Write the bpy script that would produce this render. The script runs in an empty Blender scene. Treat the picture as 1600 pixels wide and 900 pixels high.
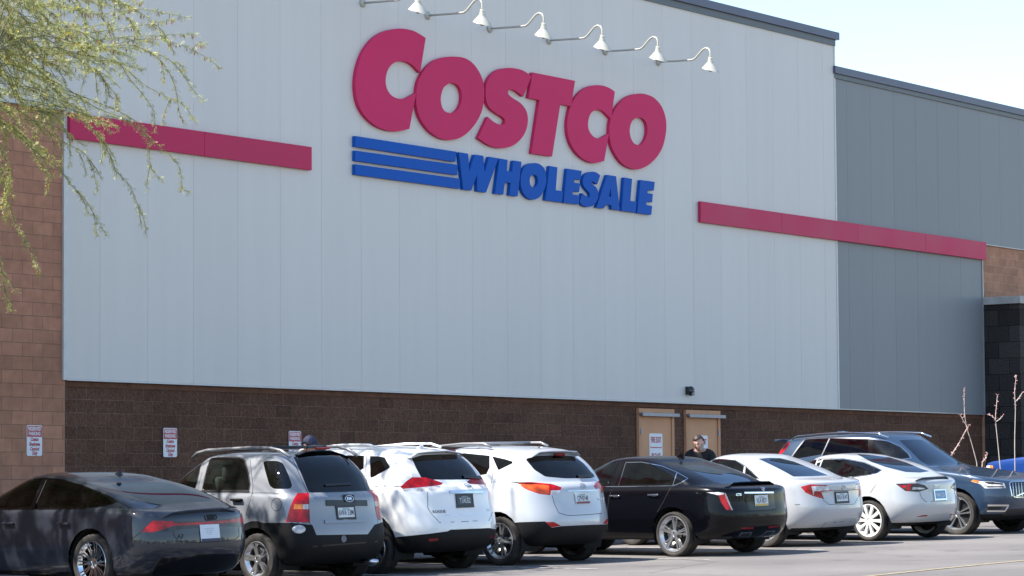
import bpy, bmesh, math, random
import numpy as np
from mathutils import Vector, Matrix
from mathutils.bvhtree import BVHTree
from mathutils.geometry import tessellate_polygon
rnd = random.Random(7)
SC = bpy.context.scene
COL = SC.collection
R = math.radians
# ------------------------------------------------------------------ camera
# X runs along the store wall, Y into it (wall face at Y = 0), Z is up
FPX, PY = 4300.0, 522.93
CR = np.array([[0.60656222, -0.79500843, -0.00662309],
               [0.04100348, 0.03960145, -0.9983739],
               [0.79397795, 0.60530432, 0.05661886]])
ZOFF = 2.30
CP = np.array([-28.26120423, -30.47735081, -1.15749115 + ZOFF])
cd = bpy.data.cameras.new('camera'); cam = bpy.data.objects.new('camera', cd); COL.objects.link(cam)
cd.sensor_width = 36.0; cd.lens = FPX / 1600 * 36; cd.shift_y = (PY - 450) / 1600
cd.clip_start = 0.5; cd.clip_end = 3000
M = Matrix.Identity(4)
for i in range(3):
    M[i][0] = CR[0][i]; M[i][1] = -CR[1][i]; M[i][2] = -CR[2][i]; M[i][3] = CP[i]
cam.matrix_world = M
SC.camera = cam
# ------------------------------------------------------------------ sky, sun, exposure
SUN = Vector((-0.66, 0.42, 1.0)).normalized()
w = bpy.data.worlds.new('World'); SC.world = w; w.use_nodes = True
nt = w.node_tree
sky = nt.nodes.new('ShaderNodeTexSky'); sky.sky_type = 'NISHITA'; sky.sun_disc = False
sky.sun_elevation = math.asin(SUN.z); sky.sun_rotation = math.atan2(SUN.x, SUN.y)
sky.air_density = 1.0; sky.dust_density = 0.15; sky.ozone_density = 1.0
bg = nt.nodes['Background']; bg.inputs[1].default_value = 0.113
nt.links.new(sky.outputs[0], bg.inputs[0])
sd = bpy.data.lights.new('sun', 'SUN'); sd.energy = 4.5; sd.angle = R(0.5); sd.color = (1.0, 0.95, 0.88)
sun = bpy.data.objects.new('sun', sd); COL.objects.link(sun)
sun.rotation_euler = SUN.to_track_quat('Z', 'Y').to_euler(); sun.location = (-20, 10, 40)
SC.view_settings.view_transform = 'Standard'; SC.view_settings.look = 'None'
SC.view_settings.gamma = 1.0; SC.view_settings.exposure = 1.42
SC.cycles.max_bounces = 8; SC.cycles.transparent_max_bounces = 12
SC.cycles.caustics_reflective = False; SC.cycles.caustics_refractive = False
# ------------------------------------------------------------------ geometry from the view
def kray(p):
    return CR.T @ np.array([(p[0] - 800) / FPX, (p[1] - PY) / FPX, 1.0])
def on_wall(p, y=0.0):
    d = kray(p); t = (y - CP[1]) / d[1]
    return Vector(CP + d * t)
def at_s(p, s):
    return Vector(CP + kray(p) * (FPX / s))
def proj(v):
    c = CR @ (np.array(v) - CP)
    return (800 + FPX * c[0] / c[2], PY + FPX * c[1] / c[2])
# ------------------------------------------------------------------ helpers
MATS = {}
def new_mat(name):
    m = bpy.data.materials.new(name); m.use_nodes = True
    MATS[name] = m
    return m, m.node_tree, m.node_tree.nodes['Principled BSDF']
def mat(name, col, rough=0.5, metal=0.0, coat=0.0, vary=0.0, scale=8.0, bump=0.0, bscale=60.0, spec=0.5, coords='Object', rvary=0.0):
    if name in MATS: return MATS[name]
    m, t, b = new_mat(name)
    c4 = (*col, 1)
    b.inputs['Base Color'].default_value = c4
    b.inputs['Roughness'].default_value = rough
    b.inputs['Metallic'].default_value = metal
    b.inputs['Coat Weight'].default_value = coat
    b.inputs['Coat Roughness'].default_value = 0.04
    b.inputs['Specular IOR Level'].default_value = spec
    if vary or bump or rvary:
        tc = t.nodes.new('ShaderNodeTexCoord')
    if vary or rvary:
        n = t.nodes.new('ShaderNodeTexNoise'); n.inputs['Scale'].default_value = scale; n.inputs['Detail'].default_value = 6
        t.links.new(tc.outputs[coords], n.inputs['Vector'])
    if vary:
        r = t.nodes.new('ShaderNodeMapRange'); r.inputs['From Min'].default_value = 0.3; r.inputs['From Max'].default_value = 0.7
        r.inputs['To Min'].default_value = 1 - vary; r.inputs['To Max'].default_value = 1 + vary
        t.links.new(n.outputs['Fac'], r.inputs['Value'])
        mx = t.nodes.new('ShaderNodeVectorMath'); mx.operation = 'SCALE'; mx.inputs[0].default_value = col
        t.links.new(r.outputs[0], mx.inputs['Scale']); t.links.new(mx.outputs[0], b.inputs['Base Color'])
    if rvary:
        r2 = t.nodes.new('ShaderNodeMapRange'); r2.inputs['From Min'].default_value = 0.3; r2.inputs['From Max'].default_value = 0.7
        r2.inputs['To Min'].default_value = max(0.0, rough - rvary); r2.inputs['To Max'].default_value = rough + rvary
        t.links.new(n.outputs['Fac'], r2.inputs['Value']); t.links.new(r2.outputs[0], b.inputs['Roughness'])
    if bump:
        n2 = t.nodes.new('ShaderNodeTexNoise'); n2.inputs['Scale'].default_value = bscale; n2.inputs['Detail'].default_value = 5
        t.links.new(tc.outputs[coords], n2.inputs['Vector'])
        bp = t.nodes.new('ShaderNodeBump'); bp.inputs['Strength'].default_value = bump; bp.inputs['Distance'].default_value = 0.02
        t.links.new(n2.outputs['Fac'], bp.inputs['Height']); t.links.new(bp.outputs[0], b.inputs['Normal'])
    return m
def link(name, me, m=None, parent=None, smooth=False, loc=None):
    o = bpy.data.objects.new(name, me); COL.objects.link(o)
    if m is not None:
        for mm in (m if isinstance(m, (list, tuple)) else [m]): me.materials.append(mm)
    if parent is not None: o.parent = parent
    if smooth:
        me.polygons.foreach_set('use_smooth', [True] * len(me.polygons))
    if loc is not None: o.location = loc
    return o
def obj(name, bm, m=None, parent=None, smooth=False, sharp=None):
    me = bpy.data.meshes.new(name)
    if sharp is not None:
        for e in bm.edges:
            if len(e.link_faces) == 2 and e.calc_face_angle(0) > sharp: e.smooth = False
    bm.to_mesh(me); bm.free()
    return link(name, me, m, parent, smooth or sharp is not None)
def tag(o, label=None, cat=None, group=None, kind=None):
    if label: o['label'] = label
    if cat: o['category'] = cat
    if group: o['group'] = group
    if kind: o['kind'] = kind
    return o
def empty(name, mw=None, parent=None):
    o = bpy.data.objects.new(name, None); COL.objects.link(o); o.empty_display_size = 0.2
    if mw is not None: o.matrix_world = mw
    if parent is not None: o.parent = parent
    return o
def box(bm, c, s, rot=None, bev=0.0, seg=2):
    mtx = Matrix.Translation(c)
    if rot is not None: mtx = mtx @ rot
    r = bmesh.ops.create_cube(bm, size=1.0, matrix=mtx @ Matrix.Diagonal((*s, 1)))
    vs = r['verts']
    if bev > 0:
        es = list({e for v in vs for e in v.link_edges})
        bmesh.ops.bevel(bm, geom=es, offset=bev, segments=seg, affect='EDGES', profile=0.5)
    return vs
def bx(bm, x0, x1, y0, y1, z0, z1, bev=0.0):
    return box(bm, ((x0 + x1) / 2, (y0 + y1) / 2, (z0 + z1) / 2), (x1 - x0, y1 - y0, z1 - z0), None, bev)
def tube(bm, pts, rad, n=10, caps=True):
    pts = [Vector(p) for p in pts]
    rads = rad if isinstance(rad, (list, tuple)) else [rad] * len(pts)
    rings = []; up = Vector((0.13, 0.31, 0.94)).normalized(); prev = None
    for i, p in enumerate(pts):
        d = (pts[min(i + 1, len(pts) - 1)] - pts[max(i - 1, 0)]).normalized()
        a = d.cross(up) if prev is None else prev - d * prev.dot(d)
        if a.length < 1e-4: a = d.cross(Vector((1, 0, 0)))
        a.normalize(); prev = a; b = d.cross(a)
        rings.append([bm.verts.new(p + (a * math.cos(2 * math.pi * k / n) + b * math.sin(2 * math.pi * k / n)) * rads[i]) for k in range(n)])
    for i in range(len(rings) - 1):
        for k in range(n):
            bm.faces.new((rings[i][k], rings[i][(k + 1) % n], rings[i + 1][(k + 1) % n], rings[i + 1][k]))
    if caps:
        bm.faces.new(rings[0][::-1]); bm.faces.new(rings[-1])
def lathe(bm, prof, n=32, mtx=Matrix.Identity(4)):
    """prof: list of (radius, axial); axis is local Y"""
    rings = []
    for r, a in prof:
        if r < 1e-6:
            rings.append([bm.verts.new(mtx @ Vector((0, a, 0)))]); continue
        rings.append([bm.verts.new(mtx @ Vector((r * math.cos(2 * math.pi * k / n), a, r * math.sin(2 * math.pi * k / n)))) for k in range(n)])
    for i in range(len(rings) - 1):
        A, B = rings[i], rings[i + 1]
        for k in range(n):
            k2 = (k + 1) % n
            if len(A) == 1 and len(B) == 1: continue
            if len(A) == 1: bm.faces.new((A[0], B[k2], B[k]))
            elif len(B) == 1: bm.faces.new((A[k], A[k2], B[0]))
            else: bm.faces.new((A[k], A[k2], B[k2], B[k]))
def prism(bm, loops, f0, f1):
    """flat shape with holes: loops are lists of 2d points, f0/f1 map a point to 3d front/back"""
    allp = [p for l in loops for p in l]
    vf = [bm.verts.new(f0(p)) for p in allp]; vb = [bm.verts.new(f1(p)) for p in allp]
    tris = tessellate_polygon([[Vector((p[0], p[1], 0)) for p in l] for l in loops])
    for t in tris:
        try:
            bm.faces.new([vf[i] for i in t]); bm.faces.new([vb[i] for i in t[::-1]])
        except ValueError: pass
    k = 0
    for l in loops:
        n = len(l)
        for i in range(n):
            a, b = k + i, k + (i + 1) % n
            try: bm.faces.new((vf[a], vf[b], vb[b], vb[a]))
            except ValueError: pass
        k += n
    bmesh.ops.recalc_face_normals(bm, faces=bm.faces)
def text_mesh(s, size, bold=0.0, shear=0.0, sx=1.0, align='CENTER', ext=0.0):
    cu = bpy.data.curves.new('txt', 'FONT'); cu.body = s; cu.size = size; cu.offset = bold; cu.shear = shear
    cu.align_x = align; cu.align_y = 'CENTER'; cu.resolution_u = 3; cu.extrude = ext
    to = bpy.data.objects.new('txt', cu); COL.objects.link(to)
    dg = bpy.context.evaluated_depsgraph_get(); dg.update()
    me = bpy.data.meshes.new_from_object(to.evaluated_get(dg))
    bpy.data.objects.remove(to); bpy.data.curves.remove(cu)
    if sx != 1.0:
        for v in me.vertices: v.co.x *= sx
    return me
def lerp_list(L, x):
    if not isinstance(L, (list, tuple)): return L
    if x <= L[0][0]: return L[0][1]
    for (a, b), (c, d) in zip(L, L[1:]):
        if x <= c:
            t = (x - a) / (c - a); return b + (d - b) * t
    return L[-1][1]
def smooth_list(L, x):
    """like lerp_list, rounded over at the knots"""
    if not isinstance(L, (list, tuple)): return L
    h = 0.16
    return sum(lerp_list(L, x + k * h / 2) * w_ for k, w_ in ((-2, .1), (-1, .2), (0, .4), (1, .2), (2, .1)))
def rounded(poly, r=0.25, n=4):
    """corner-cut a closed 2d polygon; each corner becomes a short curve"""
    out = []; N = len(poly)
    for i in range(N):
        p0 = Vector(poly[i - 1]); p1 = Vector(poly[i]); p2 = Vector(poly[(i + 1) % N])
        a = p1 + (p0 - p1) * r; b = p1 + (p2 - p1) * r
        for k in range(n + 1):
            t = k / n
            q = a * (1 - t) ** 2 + p1 * 2 * t * (1 - t) + b * t * t
            out.append((q.x, q.y))
    return out
# ground height of the sloping lot
LOTZ = [(-300, -1.6), (-60, -1.1), (-12, -.21), (-4.2, -.03), (-2.1, .01), (.3, .07), (2.6, .125), (5.8, .19), (8.9, .26), (11.4, .31), (14.8, .37), (24, .56), (60, 1.2), (300, 1.6)]
def lot_z(x): return smooth_list(LOTZ, x)
# ------------------------------------------------------------------ ground
def asphalt():
    m, t, b = new_mat('asphalt')
    tc = t.nodes.new('ShaderNodeTexCoord')
    n1 = t.nodes.new('ShaderNodeTexNoise'); n1.inputs['Scale'].default_value = 0.35; n1.inputs['Detail'].default_value = 8
    n2 = t.nodes.new('ShaderNodeTexNoise'); n2.inputs['Scale'].default_value = 55; n2.inputs['Detail'].default_value = 3
    v = t.nodes.new('ShaderNodeTexVoronoi'); v.feature = 'DISTANCE_TO_EDGE'; v.inputs['Scale'].default_value = 0.22
    n3 = t.nodes.new('ShaderNodeTexNoise'); n3.inputs['Scale'].default_value = 1.3; n3.inputs['Detail'].default_value = 5
    for n in (n1, n2, n3): t.links.new(tc.outputs['Object'], n.inputs['Vector'])
    mixv = t.nodes.new('ShaderNodeMix'); mixv.data_type = 'VECTOR'; mixv.inputs['Factor'].default_value = 0.12
    t.links.new(tc.outputs['Object'], mixv.inputs[4]); t.links.new(n3.outputs['Color'], mixv.inputs[5])
    t.links.new(mixv.outputs[1], v.inputs['Vector'])
    cr = t.nodes.new('ShaderNodeValToRGB')
    cr.color_ramp.elements[0].position = 0.3; cr.color_ramp.elements[0].color = (0.112, 0.102, 0.097, 1)
    cr.color_ramp.elements[1].position = 0.7; cr.color_ramp.elements[1].color = (0.175, 0.16, 0.15, 1)
    t.links.new(n1.outputs['Fac'], cr.inputs[0])
    mr = t.nodes.new('ShaderNodeMapRange'); mr.inputs['To Min'].default_value = 0.72; mr.inputs['To Max'].default_value = 1.28
    t.links.new(n2.outputs['Fac'], mr.inputs['Value'])
    ck = t.nodes.new('ShaderNodeMapRange'); ck.inputs['From Max'].default_value = 0.006; ck.inputs['To Min'].default_value = 0.45
    t.links.new(v.outputs['Distance'], ck.inputs['Value'])
    ml = t.nodes.new('ShaderNodeMath'); ml.operation = 'MULTIPLY'
    t.links.new(mr.outputs[0], ml.inputs[0]); t.links.new(ck.outputs[0], ml.inputs[1])
    sc = t.nodes.new('ShaderNodeVectorMath'); sc.operation = 'SCALE'
    t.links.new(cr.outputs[0], sc.inputs[0]); t.links.new(ml.outputs[0], sc.inputs['Scale'])
    n4 = t.nodes.new('ShaderNodeTexNoise'); n4.inputs['Scale'].default_value = 1.1; n4.inputs['Detail'].default_value = 4; n4.inputs['Roughness'].default_value = 0.6
    t.links.new(tc.outputs['Object'], n4.inputs['Vector'])
    st = t.nodes.new('ShaderNodeMapRange'); st.inputs['From Min'].default_value = 0.58; st.inputs['From Max'].default_value = 0.72; st.inputs['To Min'].default_value = 1.0; st.inputs['To Max'].default_value = 0.6
    t.links.new(n4.outputs['Fac'], st.inputs['Value'])
    sc2 = t.nodes.new('ShaderNodeVectorMath'); sc2.operation = 'SCALE'; t.links.new(sc.outputs[0], sc2.inputs[0]); t.links.new(st.outputs[0], sc2.inputs['Scale'])
    t.links.new(sc2.outputs[0], b.inputs['Base Color']); b.inputs['Roughness'].default_value = 0.85
    bp = t.nodes.new('ShaderNodeBump'); bp.inputs['Strength'].default_value = 0.35; bp.inputs['Distance'].default_value = 0.01
    t.links.new(n2.outputs['Fac'], bp.inputs['Height']); t.links.new(bp.outputs[0], b.inputs['Normal'])
    return m
def ground_sheet(name, m, x0, x1, y0, y1, lift, step=0.8, kind='structure'):
    bm = bmesh.new(); n = max(1, int((x1 - x0) / step)); row = []
    for i in range(n + 1):
        x = x0 + (x1 - x0) * i / n
        row.append((bm.verts.new((x, y0, lot_z(x) + lift)), bm.verts.new((x, y1, lot_z(x) + lift))))
    for a, b in zip(row, row[1:]): bm.faces.new((a[0], b[0], b[1], a[1]))
    return tag(obj(name, bm, m, None, True), kind=kind)
ground_sheet('parking_lot', asphalt(), -300, 300, -300, 60, 0.0, 1.5)
paint_w = mat('line_paint', (0.36, 0.35, 0.33), 0.85, vary=0.55, scale=7)
paint_y = mat('yellow_line_paint', (0.29, 0.24, 0.15), 0.75, vary=0.35, scale=10)
concrete = mat('concrete', (0.42, 0.4, 0.37), 0.85, vary=0.12, scale=5, bump=0.3)
def marking(name, a, b, wid, m, lift=0.006, mis=0.0):
    """painted stripe on the lot between two ground points (x, y), kept on the slope"""
    a, b = Vector(a), Vector(b); d = (b - a); L = d.length; d.normalize(); nrm = Vector((-d.y, d.x)) * wid / 2
    bm = bmesh.new(); n = max(2, int(L / 0.5)); prev = None
    for i in range(n + 1):
        p = a + d * L * i / n
        q = [bm.verts.new((p.x + s * nrm.x, p.y + s * nrm.y, lot_z(p.x + s * nrm.x) + lift)) for s in (-1, 1)]
        if prev: bm.faces.new((prev[0], q[0], q[1], prev[1]))
        prev = q
    bmesh.ops.recalc_face_normals(bm, faces=bm.faces)
    return tag(obj(name, bm, m), kind='structure')
for x in (-8.4, -5.9, -3.0, -.65, 1.55, 4.25, 7.35, 10.15, 13.05):
    marking('painted_line', (x + .5, -2.4), (x - .1, -9.2), 0.1, paint_w)
marking('painted_line', (-10.0, -13.7), (40.0, -13.66), 0.1, paint_y)
bm = bmesh.new()
for i in range(60):
    x0 = -25 + i; x1 = x0 + 0.995
    box(bm, ((x0 + x1) / 2, -0.58, lot_z((x0 + x1) / 2) - 0.10), (x1 - x0, 1.2, 0.5), Matrix.Rotation(-math.atan2(lot_z(x1) - lot_z(x0), 1), 4, 'Y'), 0.02)
tag(obj('sidewalk', bm, concrete), kind='structure')
# ------------------------------------------------------------------ wall materials
def panel_paint(name, col, amp=0.016):
    m, t, b = new_mat(name)
    tc = t.nodes.new('ShaderNodeTexCoord'); sx = t.nodes.new('ShaderNodeSeparateXYZ'); t.links.new(tc.outputs['Object'], sx.inputs[0])
    dv = t.nodes.new('ShaderNodeMath'); dv.operation = 'DIVIDE'; dv.inputs[1].default_value = 1.025; t.links.new(sx.outputs['X'], dv.inputs[0])
    ad = t.nodes.new('ShaderNodeMath'); ad.operation = 'ADD'; ad.inputs[1].default_value = 0.712; t.links.new(dv.outputs[0], ad.inputs[0])
    fl = t.nodes.new('ShaderNodeMath'); fl.operation = 'FLOOR'; t.links.new(ad.outputs[0], fl.inputs[0])
    wn = t.nodes.new('ShaderNodeTexWhiteNoise'); wn.noise_dimensions = '1D'; t.links.new(fl.outputs[0], wn.inputs['W'])
    mp = t.nodes.new('ShaderNodeMapping'); mp.inputs['Scale'].default_value = (2.2, 1.0, 0.14); t.links.new(tc.outputs['Object'], mp.inputs['Vector'])
    nz = t.nodes.new('ShaderNodeTexNoise'); nz.inputs['Scale'].default_value = 1.6; nz.inputs['Detail'].default_value = 7; t.links.new(mp.outputs[0], nz.inputs['Vector'])
    r1 = t.nodes.new('ShaderNodeMapRange'); r1.inputs['To Min'].default_value = 1 - amp; r1.inputs['To Max'].default_value = 1 + amp; t.links.new(wn.outputs['Value'], r1.inputs['Value'])
    r2 = t.nodes.new('ShaderNodeMapRange'); r2.inputs['From Min'].default_value = 0.3; r2.inputs['From Max'].default_value = 0.7
    r2.inputs['To Min'].default_value = 0.982; r2.inputs['To Max'].default_value = 1.016; t.links.new(nz.outputs['Fac'], r2.inputs['Value'])
    mu = t.nodes.new('ShaderNodeMath'); mu.operation = 'MULTIPLY'; t.links.new(r1.outputs[0], mu.inputs[0]); t.links.new(r2.outputs[0], mu.inputs[1])
    sc = t.nodes.new('ShaderNodeVectorMath'); sc.operation = 'SCALE'; sc.inputs[0].default_value = col; t.links.new(mu.outputs[0], sc.inputs['Scale'])
    t.links.new(sc.outputs[0], b.inputs['Base Color']); b.inputs['Roughness'].default_value = 0.5; b.inputs['Specular IOR Level'].default_value = 0.3
    n3 = t.nodes.new('ShaderNodeTexNoise'); n3.inputs['Scale'].default_value = 0.9; n3.inputs['Detail'].default_value = 2; t.links.new(tc.outputs['Object'], n3.inputs['Vector'])
    bp = t.nodes.new('ShaderNodeBump'); bp.inputs['Strength'].default_value = 0.12; bp.inputs['Distance'].default_value = 0.02
    t.links.new(n3.outputs['Fac'], bp.inputs['Height']); t.links.new(bp.outputs[0], b.inputs['Normal'])
    return m
def block_mat(name, c1, c2, mortar, bump=0.4, rough_noise=0.0, zshift=0.0, bw=0.406, rh=0.2032, ms=0.006):
    m, t, b = new_mat(name)
    tc = t.nodes.new('ShaderNodeTexCoord'); sx = t.nodes.new('ShaderNodeSeparateXYZ'); t.links.new(tc.outputs['Object'], sx.inputs[0])
    az = t.nodes.new('ShaderNodeMath'); az.operation = 'ADD'; az.inputs[1].default_value = zshift; t.links.new(sx.outputs['Z'], az.inputs[0])
    ax = t.nodes.new('ShaderNodeMath'); ax.operation = 'ADD'; t.links.new(sx.outputs['X'], ax.inputs[0]); t.links.new(sx.outputs['Y'], ax.inputs[1])
    cb = t.nodes.new('ShaderNodeCombineXYZ'); t.links.new(ax.outputs[0], cb.inputs[0]); t.links.new(az.outputs[0], cb.inputs[1])
    br = t.nodes.new('ShaderNodeTexBrick'); br.inputs['Scale'].default_value = 1.0
    br.inputs['Brick Width'].default_value = bw; br.inputs['Row Height'].default_value = rh
    br.inputs['Mortar Size'].default_value = ms; br.inputs['Mortar Smooth'].default_value = 0.3; br.inputs['Bias'].default_value = 0.0
    br.inputs['Color1'].default_value = (*c1, 1); br.inputs['Color2'].default_value = (*c2, 1); br.inputs['Mortar'].default_value = (*mortar, 1)
    t.links.new(cb.outputs[0], br.inputs['Vector'])
    n = t.nodes.new('ShaderNodeTexNoise'); n.inputs['Scale'].default_value = 28 if rough_noise else 6; n.inputs['Detail'].default_value = 6
    t.links.new(tc.outputs['Object'], n.inputs['Vector'])
    n0 = t.nodes.new('ShaderNodeTexNoise'); n0.inputs['Scale'].default_value = 0.5; n0.inputs['Detail'].default_value = 5
    t.links.new(tc.outputs['Object'], n0.inputs['Vector'])
    amp = 0.3 if rough_noise else 0.12
    r = t.nodes.new('ShaderNodeMapRange'); r.inputs['From Min'].default_value = 0.3; r.inputs['From Max'].default_value = 0.7
    r.inputs['To Min'].default_value = 1 - amp; r.inputs['To Max'].default_value = 1 + amp; t.links.new(n.outputs['Fac'], r.inputs['Value'])
    r0 = t.nodes.new('ShaderNodeMapRange'); r0.inputs['From Min'].default_value = 0.3; r0.inputs['From Max'].default_value = 0.7
    r0.inputs['To Min'].default_value = 0.88; r0.inputs['To Max'].default_value = 1.12; t.links.new(n0.outputs['Fac'], r0.inputs['Value'])
    mu = t.nodes.new('ShaderNodeMath'); mu.operation = 'MULTIPLY'; t.links.new(r.outputs[0], mu.inputs[0]); t.links.new(r0.outputs[0], mu.inputs[1])
    sc = t.nodes.new('ShaderNodeVectorMath'); sc.operation = 'SCALE'; t.links.new(br.outputs['Color'], sc.inputs[0]); t.links.new(mu.outputs[0], sc.inputs['Scale'])
    t.links.new(sc.outputs[0], b.inputs['Base Color']); b.inputs['Roughness'].default_value = 0.9; b.inputs['Specular IOR Level'].default_value = 0.08
    iv = t.nodes.new('ShaderNodeMath'); iv.operation = 'SUBTRACT'; iv.inputs[0].default_value = 1.0; t.links.new(br.outputs['Fac'], iv.inputs[1])
    ad = t.nodes.new('ShaderNodeMath'); ad.operation = 'MULTIPLY_ADD'; ad.inputs[1].default_value = 0.8 if rough_noise else 0.1
    t.links.new(n.outputs['Fac'], ad.inputs[0]); t.links.new(iv.outputs[0], ad.inputs[2])
    bp = t.nodes.new('ShaderNodeBump'); bp.inputs['Strength'].default_value = bump; bp.inputs['Distance'].default_value = 0.03 if rough_noise else 0.012
    t.links.new(ad.outputs[0], bp.inputs['Height']); t.links.new(bp.outputs[0], b.inputs['Normal'])
    return m
Z = ZOFF
light_panel = panel_paint('light_panel_paint', (0.655, 0.62, 0.575))
dark_panel = panel_paint('dark_panel_paint', (0.215, 0.227, 0.236), 0.035)
smooth_block = block_mat('tan_block', (0.48, 0.235, 0.15), (0.38, 0.19, 0.122), (0.24, 0.14, 0.10), 0.35, zshift=-(Z + 0.07) + 0.2032 * 40)
split_block = block_mat('split_face_block', (0.142, 0.076, 0.051), (0.108, 0.058, 0.04), (0.215, 0.14, 0.105), 1.0, 1, zshift=-(Z + 0.07) + 0.2032 * 40)
tan_block2 = block_mat('pale_joint_tan_block', (0.46, 0.24, 0.15), (0.37, 0.195, 0.125), (0.48, 0.31, 0.22), 0.35, zshift=-(Z + 0.07) + 0.2032 * 40)  # tan block with paler mortar joints, right end of the wall
lava = block_mat('dark_stone_block', (0.07, 0.06, 0.055), (0.035, 0.031, 0.03), (0.012, 0.011, 0.011), 0.8, 1, bw=0.55, rh=0.38)
trim_lt = mat('white_trim', (0.6, 0.6, 0.58), 0.45, vary=0.06)
trim_gr = mat('galvanised_trim', (0.36, 0.37, 0.38), 0.4, 0.3, vary=0.1)
cap_m = mat('blue_grey_flashing', (0.07, 0.082, 0.135), 0.45, 0.0, vary=0.06, scale=1.5)
cap2_m = mat('grey_flashing', (0.075, 0.09, 0.105), 0.45, vary=0.06)
red_m = mat('crimson_aluminium', (0.52, 0.03, 0.10), 0.42, vary=0.06, scale=0.7, rvary=0.08, spec=0.12)
# ------------------------------------------------------------------ the store
store = tag(empty('store_building'), 'big grey metal-panelled warehouse store with brown block base filling the picture', 'building')
XL, XR = 0.56, 23.365
ZB, ZT, ZT2, ZBK, ZUB = Z + 0.575, Z + 8.50, Z + 7.82, Z + 4.63, Z + 4.61
joints = [0.30 + 1.0255 * k for k in range(-24, 46)]
def panels(name, m, x0, x1, z0, z1, y=0.0, th=0.1):
    bm = bmesh.new()
    xs = [x0] + [j for j in joints if x0 + 0.08 < j < x1 - 0.08] + [x1]
    for a, b in zip(xs, xs[1:]):
        bx(bm, a + 0.0012, b - 0.0012, y, y + th, z0, z1, 0.004)
    return obj(name, bm, m, store)
panels('light_panel', light_panel, XL + 0.075, XR, ZB, ZT)
panels('light_panel', light_panel, -24.3, XL + 0.075, ZBK + 0.02, ZT)
panels('dark_panel', dark_panel, XR + 0.02, 30.06, ZB, ZT2, 0.012)
panels('dark_panel', dark_panel, 30.06, 45.2, ZUB, ZT2, 0.012)
def part_box(name, m, *a, bev=0.0):
    bm = bmesh.new(); bx(bm, *a, bev); return obj(name, bm, m, store)
back_m = mat('panel_backing', (0.3, 0.3, 0.3), 0.8)
part_box('backing_wall', back_m, -24.3, XR - 0.05, 0.13, 0.6, ZB + 0.02, ZT - 0.01)
part_box('backing_wall', back_m, XR - 0.04, 45.2, 0.145, 0.6, ZB + 0.02, ZT2 - 0.01)
part_box('block_wall', smooth_block, -24.3, XL + 0.07, 0.03, 0.128, -1.5, ZBK)
part_box('split_face_wall', split_block, XL + 0.072, 30.1, 0.09, 0.55, -1.5, ZB - 0.004)
part_box('block_course', mat('shadow_tinted_course', (0.15, 0.075, 0.05), 0.9, vary=0.2, scale=6, spec=0.1), XL + 0.074, 30.1, 0.07, 0.0895, ZB - 0.115, ZB - 0.006)  # dark reddish colour stands in for the shadow under the panel edge
part_box('block_wall', tan_block2, 30.102, 45.2, 0.05, 0.12, -0.5, ZUB - 0.004)
part_box('end_wall', light_panel, XR - 0.3, XR, 0.602, 20, ZB, ZT)
part_box('end_wall', smooth_block, -24.6, -24.302, 0.0, 20, -1.5, ZT)
part_box('roof', mat('roof_membrane', (0.5, 0.5, 0.48), 0.8), -24.3, 45.2, 0.62, 40, ZT2 - 0.6, ZT2 - 0.4)
# edges
part_box('edge_trim', trim_lt, XL, XL + 0.072, -0.012, 0.0285, ZB - 0.02, ZBK + 0.01)
part_box('edge_trim', trim_gr, -24.3, XL + 0.005, -0.03, 0.028, ZBK + 0.002, ZBK + 0.018)
part_box('edge_trim', trim_lt, XL + 0.074, XR + 0.002, -0.016, 0.065, ZB - 0.026, ZB - 0.002)
part_box('edge_trim', trim_gr, XR + 0.006, 30.06, -0.01, 0.065, ZB - 0.024, ZB - 0.002)
part_box('edge_trim', trim_lt, XR - 0.035, XR + 0.016, -0.012, -0.001, ZB, ZT)
part_box('edge_trim', trim_gr, 30.064, 30.1, -0.008, 0.048, ZB - 0.02, ZUB)
part_box('edge_trim', trim_gr, 30.104, 45.2, -0.004, 0.04, ZUB - 0.022, ZUB - 0.002)
part_box('parapet_cap', cap2_m, -24.3, XR + 0.01, -0.03, 0.62, ZT - 0.03, ZT + 0.105)
part_box('parapet_cap', cap_m, -24.3, XR + 0.1, -0.08, 0.66, ZT + 0.107, ZT + 0.27)
part_box('parapet_cap', cap2_m, XR - 0.03, 45.2, -0.02, 0.62, ZT2 - 0.05, ZT2 + 0.05)
part_box('parapet_cap', cap_m, XR - 0.06, 45.2, -0.06, 0.66, ZT2 + 0.052, ZT2 + 0.21)
# red bands across the wall
def band(x0, x1, z0, z1, cuts):
    bm = bmesh.new(); xs = [x0] + cuts + [x1]
    for a, b in zip(xs, xs[1:]):
        bx(bm, a + (0.003 if a != x0 else 0), b - (0.003 if b != x1 else 0), -0.075, -0.013, z0, z1, 0.004)
    return obj('red_band', bm, red_m, store)
band(0.62, 6.13, Z + 4.215, Z + 4.605, [3.55])
band(17.91, 30.15, Z + 4.215, Z + 4.635, [21.0, 24.15, 27.2])
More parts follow.
